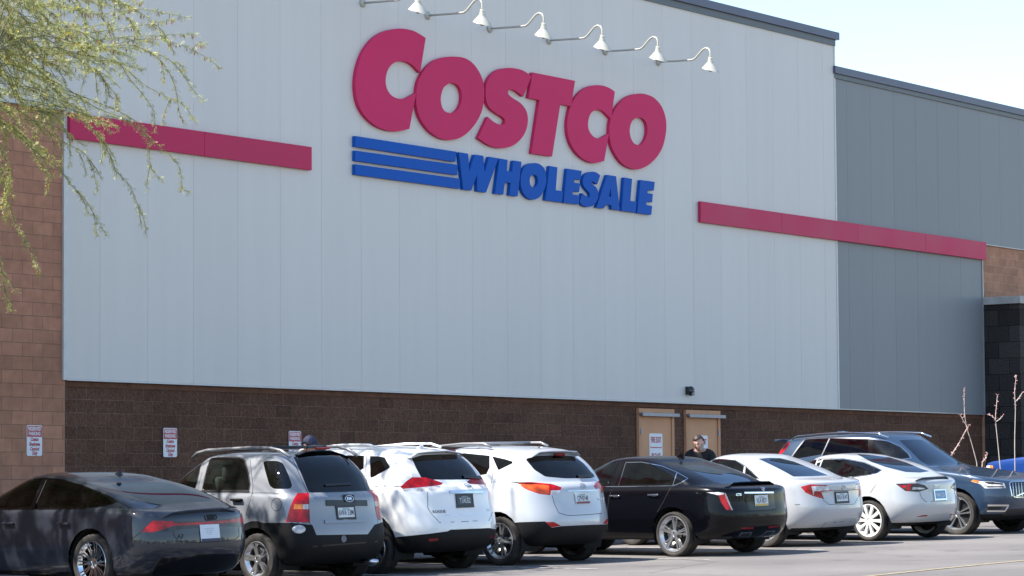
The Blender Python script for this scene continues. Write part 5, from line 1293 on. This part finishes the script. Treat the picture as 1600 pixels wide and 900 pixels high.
_o = _tp - _M3 @ Vector((4.2, .9, 1.05)); _o.z = lot_z(_o.x)
_TM = Matrix.Translation(_o) @ _M3.to_4x4()
_cm = car_matrix
def car_matrix(key): return _TM if key == 'truck' else _cm(key)
k = Kit('truck', paint('bright_blue_paint', (.006, .045, .22), .2, .3, .02, .08), 'bright blue pickup mostly hidden behind the slate blue SUV hood, its front corner showing', 'pickup', 'parked_pickup')
k.side('side_window', G_MID, [(1.0, 1.4), (1.05, 1.76), (1.9, 1.76), (2.35, 1.4)], .3)
hl = k.side('headlight', L_CLR, [(3.98, .93), (4.02, 1.1), (4.5, 1.08), (4.5, .93)], .45)
k.side('turn_lens', L_AMB, [(3.9, .93), (3.94, 1.1), (4.02, 1.1), (3.98, .93)], .45)
k.windshield(); A = k.done()
k.seams([(1580, 704), (1592, 745)])
cabin(A); mirror(A, 2.3, 1.42, BLK)
wheels(A, dict(n=6, bars=[(0, 0, .05, .05)], dish=.03), .24, .26)
# ---------------------------------------------------------------- people
SKIN = mat('skin', (.50, .28, .21), .5, vary=.1, scale=30); HAIR = mat('brown_hair', (.03, .018, .014), .6, vary=.3, scale=90); BEARD = mat('grey_beard', (.26, .235, .22), .8, vary=.35, scale=120)
BSHIRT = mat('black_cotton', (.008, .008, .011), .85); NAVY = mat('navy_cloth', (.012, .018, .05), .8); JEANS = mat('dark_denim', (.03, .04, .07), .85); EYEW = mat('eye_white', (.6, .58, .55), .3); DARK = mat('eye_dark', (.02, .015, .012), .3); LIP = mat('lips', (.3, .13, .11), .5)
def skin_mesh(joints, edges, root, levels=2):
    names = list(joints); me = bpy.data.meshes.new('tmp')
    me.from_pydata([joints[n][0] for n in names], [(names.index(a), names.index(b)) for a, b in edges], [])
    o = bpy.data.objects.new('tmp', me); COL.objects.link(o)
    me_sk = o.modifiers.new('skin', 'SKIN')
    if not me.skin_vertices: bpy.context.view_layer.update()
    for i, n in enumerate(names):
        r = joints[n][1]; sv = me.skin_vertices[0].data[i]; sv.radius = r if isinstance(r, tuple) else (r, r); sv.use_root = (n == root)
    me_sk.use_smooth_shade = True
    sb = o.modifiers.new('sub', 'SUBSURF'); sb.levels = levels; sb.render_levels = levels
    dg = bpy.context.evaluated_depsgraph_get(); dg.update()
    m2 = bpy.data.meshes.new_from_object(o.evaluated_get(dg)); bpy.data.objects.remove(o); bpy.data.meshes.remove(me)
    return m2
def head_bm(bm, mtx):
    s0 = len(bm.verts)
    r = bmesh.ops.create_uvsphere(bm, u_segments=40, v_segments=28, radius=1.0)
    for v in r['verts']:
        x, y, z = v.co          # face looks along +x
        X, Y, Zc = x * .098, y * .077, z * .122
        if z < 0: Y *= 1 - .22 * (-z); X *= 1 - .06 * (-z) if x > 0 else 1 - .25 * (-z)
        if x > .2:
            n = math.exp(-(y / .17) ** 2) * math.exp(-((z + .12) / .28) ** 2); X += .022 * n * (1.4 if z < -.05 else .8)
            e = math.exp(-((abs(y) - .42) / .2) ** 2) * math.exp(-((z - .08) / .13) ** 2); X -= .012 * e
            b = math.exp(-((z - .26) / .12) ** 2) * math.exp(-(y / .7) ** 2); X += .006 * b
            c = math.exp(-(y / .35) ** 2) * math.exp(-((z + .85) / .18) ** 2); X += .012 * c
            mth = math.exp(-(y / .3) ** 2) * math.exp(-((z + .5) / .06) ** 2); X -= .005 * mth
        v.co = mtx @ Vector((X, Y, Zc))
    for sd in (1, -1):
        q = bmesh.ops.create_uvsphere(bm, u_segments=10, v_segments=8, radius=1.0)
        for v in q['verts']: v.co = mtx @ Vector((v.co.x * .022 - .008, sd * (.074 + v.co.y * .012), v.co.z * .032 + .0))
def cap_shell(mtx, k, zmin, xmax, back, name, m, parent, jag=0.0, thick=1.0):
    bm = bmesh.new(); r = bmesh.ops.create_uvsphere(bm, u_segments=40, v_segments=28, radius=1.0)
    dele = []
    for v in r['verts']:
        x, y, z = v.co
        lim = zmin if x > -.1 else back
        if z < lim - .02 or (x > xmax and z < .55): dele.append(v)
        w_ = 1 + jag * (rnd.random() - .5) * max(0, min(1, (.9 - z) * 3))
        v.co = mtx @ Vector((x * .098 * k * w_, y * .078 * k * w_, z * .122 * k * w_ + .004))
    bmesh.ops.delete(bm, geom=dele, context='VERTS')
    bmesh.ops.solidify(bm, geom=bm.faces[:], thickness=-.012 * thick)
    return obj(name, bm, m, parent, True)
def person(label, base, yaw, lean, headpose, shirt, cap=None, scale=1.0, cat='person', reach=.35):
    """standing figure facing local +x, torso leaning forward by lean (rad)"""
    mw = Matrix.Translation(base) @ Matrix.Rotation(yaw, 4, 'Z') @ Matrix.Scale(scale, 4)
    root = tag(empty('person', mw), label, cat)
    hip = Vector((-.1 * lean, 0, .95)); d = Vector((math.sin(lean), 0, math.cos(lean)))
    def up(t, y=0, f=0): return tuple(hip + d * t + Vector((f * math.cos(lean), y, -f * math.sin(lean))))
    ch = up(.36); nk = up(.53)
    J = {'hip': (tuple(hip), (.15, .12)), 'waist': (up(.16), (.14, .11)), 'chest': (ch, (.17, .13)), 'neckb': (up(.47), (.1, .085)), 'neck': (nk, .058), 'skull': (up(.62, 0, .02), .06)}
    E = [('hip', 'waist'), ('waist', 'chest'), ('chest', 'neckb'), ('neckb', 'neck'), ('neck', 'skull')]
    for n, s_ in (('l', 1), ('r', -1)):
        sh = Vector(up(.44, s_ * .19)); el = sh + Vector((.08 + reach * .3, s_ * .05, -.27)); wr = el + Vector((.2, -s_ * .04, -.12))
        J['sh' + n] = (tuple(sh), .062); J['el' + n] = (tuple(el), .043); J['wr' + n] = (tuple(wr), .029); J['pa' + n] = (tuple(wr + Vector((.07, 0, -.04))), (.036, .018))
        E += [('neckb', 'sh' + n), ('sh' + n, 'el' + n), ('el' + n, 'wr' + n), ('wr' + n, 'pa' + n)]
        for i_ in range(5):
            f0 = wr + Vector((.075 if i_ else .03, (i_ - 2.2) * .017 * s_, -.045)); f1 = f0 + Vector((.035, (i_ - 2) * .003, -.022)); f2 = f1 + Vector((.02, 0, -.028))
            J[f'f{i_}a' + n] = (tuple(f0), .009); J[f'f{i_}b' + n] = (tuple(f1), .0085); J[f'f{i_}c' + n] = (tuple(f2), .007)
            E += [('pa' + n, f'f{i_}a' + n), (f'f{i_}a' + n, f'f{i_}b' + n), (f'f{i_}b' + n, f'f{i_}c' + n)]
        hp = hip + Vector((0, s_ * .1, -.06)); kn = Vector((.03, s_ * .11, .5)); an = Vector((-.03, s_ * .115, .09)); to = Vector((.13, s_ * .135, .04))
        J['hp' + n] = (tuple(hp), .095); J['kn' + n] = (tuple(kn), .06); J['an' + n] = (tuple(an), .043); J['to' + n] = (tuple(to), (.045, .032))
        E += [('hip', 'hp' + n), ('hp' + n, 'kn' + n), ('kn' + n, 'an' + n), ('an' + n, 'to' + n)]
    body = skin_mesh(J, E, 'hip'); bm = bmesh.new(); bm.from_mesh(body); bpy.data.meshes.remove(body)
    hm = Matrix.Translation(Vector(nk) + d * .13 + Vector((.03, 0, 0))) @ headpose
    head_bm(bm, hm)
    b = obj('body', bm, SKIN, root, True)
    def sub(keys, grow):
        jj = {q: (J[q][0], tuple(r + grow for r in J[q][1]) if isinstance(J[q][1], tuple) else J[q][1] + grow) for q in keys}
        return jj, [e for e in E if e[0] in keys and e[1] in keys]
    sk = ['hip', 'waist', 'chest', 'neckb'] + [a + n for n in 'lr' for a in ('sh', 'el')]
    jj, ee = sub(sk, .016); me = skin_mesh(jj, ee, 'hip'); o = link('shirt', me, shirt, root, True)
    jj, ee = sub(['hip'] + [a + n for n in 'lr' for a in ('hp', 'kn', 'an')], .014); link('trousers', skin_mesh(jj, ee, 'hip'), JEANS, root, True)
    for n in 'lr':
        bm = bmesh.new(); p = Vector(J['an' + n][0]); box(bm, (p.x + .07, p.y, .045), (.28, .1, .09), None, .035, 3); obj('shoe', bm, BLK, root, True)
    # face
    bm = bmesh.new()
    for s_ in (1, -1):
        q = bmesh.ops.create_uvsphere(bm, u_segments=10, v_segments=8, radius=.012)
        for v in q['verts']: v.co = hm @ (v.co + Vector((.079, s_ * .031, .010)))
    obj('eye', bm, EYEW, b, True)
    bm = bmesh.new()
    for s_ in (1, -1):
        q = bmesh.ops.create_uvsphere(bm, u_segments=8, v_segments=6, radius=.006)
        for v in q['verts']: v.co = hm @ (v.co + Vector((.0885, s_ * .031, .009)))
        q = bmesh.ops.create_cube(bm, size=1)
        for v in q['verts']: v.co = hm @ Vector((v.co.x * .012 + .093, v.co.y * .034 + s_ * .033, v.co.z * .008 + .032))
    obj('eyebrow', bm, DARK, b)
    bm = bmesh.new(); q = bmesh.ops.create_uvsphere(bm, u_segments=12, v_segments=8, radius=1)
    for v in q['verts']: v.co = hm @ Vector((v.co.x * .01 + .089, v.co.y * .024, v.co.z * .007 - .06))
    obj('mouth', bm, LIP, b, True)
    if cap is None:
        cap_shell(hm, 1.06, .62, .4, -.3, 'hair', HAIR, b, .07)
        bm = bmesh.new(); q = bmesh.ops.create_uvsphere(bm, u_segments=40, v_segments=28, radius=1.0); dele = []
        for v in q['verts']:
            x, y, z = v.co
            if z > -.3 + .25 * (abs(y) > .6) or x < .0 or (abs(y) < .26 and -.58 < z < -.42): dele.append(v)
            X, Y, Zc = x * .106, y * .083, z * .131
            Y *= 1 - .22 * (-z) if z < 0 else 1
            j = 1 + .05 * (rnd.random() - .5); v.co = hm @ Vector((X * j + .006, Y * j, Zc * j))
        bmesh.ops.delete(bm, geom=dele, context='VERTS'); obj('beard', bm, BEARD, b, True)
    else:
        c_ = cap_shell(hm, 1.13, .25, 2, .12, 'cap', cap, b, 0)
        bm = bmesh.new(); pts = [(.07, -.07), (.12, -.06), (.165, -.03), (.175, 0), (.165, .03), (.12, .06), (.07, .07)]
        prism(bm, [pts], lambda p: hm @ Vector((p[0], p[1], .052 - .12 * abs(p[1]))), lambda p: hm @ Vector((p[0], p[1], .046 - .12 * abs(p[1])))); obj('cap_peak', bm, cap, c_)
    return root
# man bending by the doors: the head is placed where the picture has it
def place_person(px, s_, label, yaw, lean, hp, shirt, cap, scale):
    d = Vector((math.sin(lean), 0, math.cos(lean))); off = Vector((-.1 * lean, 0, .95)) + d * .66 + Vector((.03, 0, 0))
    hw_ = at_s(px, s_); off = Matrix.Rotation(yaw, 3, 'Z') @ (off * scale)
    base = hw_ - off
    print('PERSON', label[:20], tuple(round(v, 2) for v in base), round(lot_z(base.x), 2))
    return person(label, base, yaw, lean, hp, shirt, cap, scale)
toward = math.atan2(CP[1] - 0, CP[0] - 10)
place_person((1092, 692.5), 90, 'bearded man in a black shirt bending forward in front of the tan doors', math.atan2(-30, -38) - R(12), R(38), Matrix.Rotation(R(14), 4, 'X') @ Matrix.Rotation(R(20), 4, 'Y') @ Matrix.Rotation(R(-16), 4, 'Z'), BSHIRT, None, 1.09)
place_person((484, 697.5), 115.7, 'person in a dark navy cap behind the silver SUV, only the cap showing', R(85), R(3), Matrix.Identity(4), NAVY, NAVY, 1.0)
# ---------------------------------------------------------------- leaves and plants
def leaf_mat(name, c1, c2, trans=.35):
    m, t, b = new_mat(name); out = t.nodes['Material Output']
    oi = t.nodes.new('ShaderNodeTexCoord'); n = t.nodes.new('ShaderNodeTexNoise'); n.inputs['Scale'].default_value = 2.2; n.inputs['Detail'].default_value = 4; t.links.new(oi.outputs['Object'], n.inputs['Vector'])
    ge = t.nodes.new('ShaderNodeNewGeometry')
    ad = t.nodes.new('ShaderNodeMath'); ad.operation = 'MULTIPLY_ADD'; ad.inputs[1].default_value = .6; t.links.new(ge.outputs['Random Per Island'], ad.inputs[0])
    ml = t.nodes.new('ShaderNodeMath'); ml.operation = 'MULTIPLY'; ml.inputs[1].default_value = .55; t.links.new(n.outputs['Fac'], ml.inputs[0]); t.links.new(ml.outputs[0], ad.inputs[2])
    mx = t.nodes.new('ShaderNodeMix'); mx.data_type = 'RGBA'; mx.inputs[6].default_value = (*c1, 1); mx.inputs[7].default_value = (*c2, 1); t.links.new(ad.outputs[0], mx.inputs['Factor'])
    t.links.new(mx.outputs[2], b.inputs['Base Color']); b.inputs['Roughness'].default_value = .55
    tr = t.nodes.new('ShaderNodeBsdfTranslucent'); t.links.new(mx.outputs[2], tr.inputs[0])
    ms = t.nodes.new('ShaderNodeMixShader'); ms.inputs[0].default_value = trans; t.links.new(b.outputs[0], ms.inputs[1]); t.links.new(tr.outputs[0], ms.inputs[2]); t.links.new(ms.outputs[0], out.inputs[0])
    return m
LEAF = leaf_mat('feathery_leaf', (.14, .19, .06), (.55, .54, .19)); FLOWER = leaf_mat('yellow_blossom', (.6, .42, .03), (.75, .6, .08)); POD = leaf_mat('brown_seed_pod', (.2, .07, .04), (.36, .17, .1), .2)
BARK = mat('green_brown_bark', (.13, .12, .06), .8, vary=.3, scale=10, bump=.3); TWIG = mat('thin_twig', (.16, .15, .07), .8, vary=.3)
class Quads:
    def __init__(s): s.v = []; s.f = []
    def leaf(s, p, d, n, L, W):
        side = d.cross(n)
        if side.length < 1e-4: return
        side = side.normalized() * W / 2; k = len(s.v)
        s.v += [tuple(p), tuple(p + d * L * .5 + side), tuple(p + d * L), tuple(p + d * L * .5 - side)]; s.f.append((k, k + 1, k + 2, k + 3))
    def tube(s, pts, r0, r1, n=4):
        k0 = len(s.v); N = len(pts)
        for i, p in enumerate(pts):
            d = (pts[min(i + 1, N - 1)] - pts[max(i - 1, 0)]); d = d.normalized() if d.length > 1e-6 else Vector((0, 0, 1))
            a = d.cross(Vector((.2, .9, .4))); a = a.normalized(); b = d.cross(a); r = r0 + (r1 - r0) * i / max(1, N - 1)
            for q in range(n): s.v.append(tuple(p + (a * math.cos(6.2832 * q / n) + b * math.sin(6.2832 * q / n)) * r))
        for i in range(N - 1):
            for q in range(n): s.f.append((k0 + i * n + q, k0 + i * n + (q + 1) % n, k0 + (i + 1) * n + (q + 1) % n, k0 + (i + 1) * n + q))
    def build(s, name, m, parent, off):
        me = bpy.data.meshes.new(name); me.from_pydata([(a - off[0], b - off[1], c - off[2]) for a, b, c in s.v], [], s.f); me.update()
        return link(name, me, m, parent)
def rv(): 
    while True:
        v = Vector((rnd.uniform(-1, 1), rnd.uniform(-1, 1), rnd.uniform(-1, 1)))
        if .1 < v.length < 1: return v.normalized()
LV, FL, PD, TW, BR = Quads(), Quads(), Quads(), Quads(), Quads()
def spline(pts, step=.05):
    out = []
    for i in range(len(pts) - 1):
        p0, p1, p2, p3 = pts[max(0, i - 1)], pts[i], pts[i + 1], pts[min(len(pts) - 1, i + 2)]
        n = max(2, int((p2 - p1).length / step))
        for k in range(n):
            t = k / n; out.append(.5 * ((2 * p1) + (p2 - p0) * t + (2 * p0 - 5 * p1 + 4 * p2 - p3) * t * t + (3 * p1 - p0 - 3 * p2 + p3) * t ** 3))
    out.append(pts[-1]); return out
def frond(pts, dens=1.0, flower=.05, pods=.0, start=.15, size=1.0, sub=.25):
    """a hanging spray: stem with feathery leaflets, side twigs, blossoms and pods"""
    P = spline(pts, .035); N = len(P); TW.tube(P[::2] + ([P[-1]] if N % 2 == 0 else []), .006 * size, .002)
    for i, p in enumerate(P):
        f = i / N
        if f < start or rnd.random() > dens: continue
        d = (P[min(i + 1, N - 1)] - P[max(0, i - 1)]).normalized()
        for _ in range(2):
            o = (rv() + d * .8 + Vector((0, 0, -.35))).normalized(); L0 = rnd.uniform(.04, .085) * size
            nrm = rv()
            for q in range(4):
                c = p + o * L0 * (q + .6) / 4
                sd = o.cross(nrm); sd = sd.normalized() if sd.length > 1e-3 else rv()
                for sg in (1, -1):
                    LV.leaf(c, (sd * sg + o * .5).normalized(), nrm, rnd.uniform(.018, .034) * size, rnd.uniform(.006, .012) * size)
        if rnd.random() < flower:
            for _ in range(4): FL.leaf(p + rv() * .02, rv(), rv(), .026, .02)
        if rnd.random() < pods:
            for _ in range(2): PD.leaf(p + rv() * .01, Vector((rnd.uniform(-.2, .2), rnd.uniform(-.2, .2), -1)).normalized(), rv(), rnd.uniform(.05, .085), .014)
        if rnd.random() < sub * .12 and f < .85:
            e = p; pts2 = [p]; dd = (d * .6 + rv() * .8 + Vector((0, 0, -.3))).normalized()
            for q in range(3): e = e + dd * rnd.uniform(.07, .14); dd = (dd + Vector((0, 0, -.35))).normalized(); pts2.append(e)
            frond(pts2, dens, flower, pods * .6, 0, size, 0)
def pxpath(L, s0, s1=None):
    s1 = s1 or s0; n = len(L)
    return [at_s(p, s0 + (s1 - s0) * i / (n - 1)) for i, p in enumerate(L)]
base_t = Vector((-10.2, -3.4, lot_z(-10.2) + .1))
tree = tag(empty('desert_tree', Matrix.Translation(base_t)), 'feathery green desert tree with yellow blossoms and brown pods reaching in at upper left', 'tree')
heads = []
vis = [([(-60, 25), (20, 12), (90, 10), (150, 22), (215, 14), (255, 20), (293, 28)], 118, .04, .25), ([(-40, 70), (30, 60), (100, 50), (165, 36), (205, 12), (222, 2)], 122, .05, .3),
 ([(-30, 95), (40, 78), (120, 68), (190, 58), (250, 55), (307, 53)], 117, .03, .35), ([(-20, 92), (60, 86), (143, 78), (215, 62), (262, 64), (300, 78), (330, 95), (342, 106)], 119, .02, .4),
 ([(60, 86), (150, 72), (220, 78), (262, 92), (282, 112), (300, 138), (318, 158)], 121, .06, .12), ([(40, 90), (120, 95), (180, 98), (225, 132), (262, 152), (285, 162), (300, 182), (304, 190)], 116, .08, .05),
 ([(30, 110), (90, 130), (150, 168), (200, 188), (240, 222), (265, 242), (282, 266), (284, 294), (296, 299)], 123, .03, 0), ([(20, 120), (80, 160), (130, 190), (165, 228), (178, 262), (202, 290), (216, 322), (226, 346), (228, 366)], 120, .02, 0),
 ([(0, 150), (60, 195), (100, 222), (132, 240), (146, 268), (152, 298)], 118, .04, 0), ([(-10, 180), (20, 205), (60, 240), (90, 262), (112, 290), (132, 310), (150, 340), (164, 364)], 124, .1, 0),
 ([(-10, 210), (0, 255), (10, 302), (25, 350), (45, 386), (58, 416), (62, 430)], 119, .08, 0), ([(-30, 330), (-5, 380), (3, 430), (12, 470), (16, 484)], 121, .0, 0),
 ([(100, 140), (165, 165), (205, 185), (228, 204), (233, 234), (236, 262), (254, 282)], 117, .03, 0), ([(80, 60), (150, 50), (220, 40), (262, 32), (270, 30)], 120, .04, .3),
 ([(0, 130), (60, 140), (110, 170), (140, 182), (172, 182), (205, 190)], 122, .08, 0), ([(-30, 160), (10, 190), (40, 215), (60, 250), (75, 275), (72, 300)], 117, .12, 0),
 ([(100, 80), (150, 110), (165, 130), (182, 150), (186, 172)], 119, .05, .08), ([(120, 85), (180, 95), (200, 120), (225, 150), (240, 175), (243, 205)], 121, .04, .05), ([(-20, 200), (5, 240), (15, 275), (5, 320), (10, 345)], 123, .12, 0),
 ([(10, 90), (60, 110), (95, 140), (120, 160), (140, 195), (160, 215), (165, 240)], 118, .05, 0), ([(150, 80), (200, 70), (240, 85), (262, 110), (275, 140), (280, 175), (288, 190)], 122, .05, .1)]
for L, s_, fl, pd in vis:
    frond(pxpath(L, s_ + 2, s_ - 1), 1.0, fl, pd, .1, .92, .55); heads.append(at_s(L[0], s_ + 2))
for i in range(125):                                          # the mass at the top left corner
    a = rnd.random(); x0 = rnd.uniform(-160, 110 * (1 - a * .45)); y0 = -60 + a * 250 + rnd.uniform(-20, 20)
    if x0 > 60 and y0 > 120: continue
    s_ = rnd.uniform(113, 127); L = [(x0, y0)]; ang = rnd.uniform(-.15, .7); st = rnd.uniform(26, 40)
    for q in range(4): L.append((L[-1][0] + st * math.cos(ang), L[-1][1] + st * math.sin(ang) * .8)); ang += rnd.uniform(.02, .35)
    frond(pxpath(L, s_), .95, .09, .04 if y0 > 60 else .14, .0, 1.0, .8); heads.append(at_s(L[0], s_))
SV = SUN
def shade_spray(tx, ty, tz, h):
    p = Vector((tx, ty, tz)) + SV * (h / SV.z)
    q = proj(p)
    if q[0] > -25 and not (q[1] < -60): return
    pts = [p]; d = Vector((rnd.uniform(-1, 1), rnd.uniform(-1, 1), -.1)).normalized()
    for _ in range(4): pts.append(pts[-1] + d * rnd.uniform(.15, .3)); d = (d + Vector((0, 0, -.25))).normalized()
    if any(proj(v)[0] > 0 and proj(v)[1] > 0 for v in pts): return
    frond(pts, .8, .06, .05, 0, 1.9, .5); heads.append(p)
for i in range(430): shade_spray(rnd.uniform(-6.3, -2.9) if i % 5 else rnd.uniform(-3.2, -1.0), rnd.uniform(-9.3, -1.5), 1.0, rnd.uniform(2.6, 6.5))
# limbs and trunk
tips = [Vector((-8.6, -4.6, 4.2)), Vector((-7.4, -3.0, 5.2)), Vector((-7.9, -6.2, 4.6)), Vector((-9.4, -1.6, 5.4)), Vector((-6.6, -5.0, 5.8)), Vector((-9.0, -6.6, 6.0))]
fork = base_t + Vector((.25, -.2, 2.0)); nodes = []
for tpt in tips:
    mid = (fork + tpt) / 2 + Vector((rnd.uniform(-.2, .2), rnd.uniform(-.2, .2), .35)); P = spline([fork, mid, tpt, tpt + (tpt - mid) * .5 + Vector((0, 0, -.1))], .2); BR.tube(P, .085, .03, 8); nodes += P[3:]
for h in heads:
    n = min(nodes, key=lambda q: (q - h).length); m_ = (n + h) / 2 + Vector((0, 0, .12 * (h - n).length)); BR.tube(spline([n, m_, h], .2), .005, .003, 4)
bm = bmesh.new(); tube(bm, [Vector((0, 0, -.2)), Vector((.05, -.03, .6)), Vector((.12, -.12, 1.3)), Vector((.25, -.2, 2.05))], [.2, .16, .14, .12], 12); obj('trunk', bm, BARK, tree, True)
BR.build('branches', TWIG, tree, base_t); TW.build('twigs', TWIG, tree, base_t); LV.build('crown', LEAF, tree, base_t); FL.build('blossoms', FLOWER, tree, base_t); PD.build('seed_pods', POD, tree, base_t)
# red yuccas by the pier
STALK = mat('yucca_stalk', (.55, .46, .40), .7, vary=.15); PINK = leaf_mat('yucca_flower', (.6, .16, .19), (.75, .5, .48), .25); BLADE = leaf_mat('yucca_blade', (.09, .1, .05), (.22, .19, .1), .2)
def yucca(label, s_, base_px, stalks, tuft):
    b = at_s(base_px, s_); b.z = lot_z(b.x)
    t = tag(empty('flower_stalk_plant', Matrix.Translation(b)), label, 'plant')
    for L, f0, dens in stalks:
        S = Quads(); F = Quads(); P = spline([at_s(p, s_) for p in L], .06)
        P = ([b + Vector((rnd.uniform(-.1, .1), rnd.uniform(-.1, .1), .1))] if L[0][1] > 700 else []) + P
        S.tube(P, .009, .005, 6); S.build('stalk', STALK, t, b); n = len(P)
        for i in range(int(n * f0), n):
            for _ in range(dens): 
                d = (rv() + Vector((0, 0, .3))).normalized(); F.leaf(P[i] + d * .006, d, rv(), rnd.uniform(.02, .045), .018); F.leaf(P[i] + d * .006, d, rv(), rnd.uniform(.02, .04), .018)
        if F.f: F.build('flowers', PINK, t, b)
    B = Quads()
    for i in range(tuft):
        a = rnd.uniform(0, 6.283); l = rnd.uniform(.55, 1.15); d = Vector((math.cos(a), math.sin(a), 0)); P = [b + d * .05]
        for q in range(1, 6): u = q / 5; P.append(b + d * (.05 + l * .45 * u * u) + Vector((0, 0, l * (u - .18 * u * u) + .15)))
        B.tube(P, .011, .002, 4)
    B.build('blades', BLADE, t, b)
yucca('tall plant with a pale upright stalk and a pink leaning stalk before the brown wall', 85, (1524, 760), [([(1526, 722), (1518, 692), (1510, 666), (1507, 642), (1506.5, 606)], .55, 2), ([(1512, 668), (1507, 660), (1500, 648)], .4, 2), ([(1487, 710), (1500, 690), (1511, 669), (1515.5, 663)], .1, 3), ([(1535, 722), (1541, 715), (1543, 707)], .2, 3)], 26)
yucca('tall plant with two pale forked stalks and a blade tuft before the dark stone pier', 86, (1580, 770), [([(1563, 733), (1559, 692), (1555.5, 655), (1556.5, 640), (1558.5, 617)], .6, 2), ([(1555.5, 656), (1551, 651), (1546, 648)], .5, 2), ([(1555.5, 659), (1562, 655), (1567, 649)], .5, 2), ([(1586, 737), (1585.5, 690), (1586.5, 640), (1585.5, 612), (1588, 586)], .66, 2), ([(1586.5, 628), (1592, 622), (1597, 614)], .5, 2)], 60)
# trees on the far side of the lot, behind the viewpoint; they show in the paint and the glass
FAR = leaf_mat('far_tree_leaf', (.03, .045, .02), (.07, .09, .035), .1)
Q = Quads()
for i in range(64):
    if i < 40: cx, cy = -110 + i * 5.2 + rnd.uniform(-2, 2), -85 + rnd.uniform(-8, 4)
    else: cx, cy = -75 + rnd.uniform(-8, 5), -80 + (i - 40) * 5 + rnd.uniform(-2, 2)
    hgt = rnd.uniform(5, 10)
    for _ in range(130):
        v = rv() * rnd.uniform(.6, 1); Q.leaf(Vector((cx + v.x * 3.2, cy + v.y * 3, lot_z(cx) + hgt * .52 + v.z * hgt * .5)), rv(), rv(), rnd.uniform(.9, 1.7), rnd.uniform(.7, 1.2))
tag(Q.build('far_trees', FAR, None, (0, 0, 0)), kind='stuff')
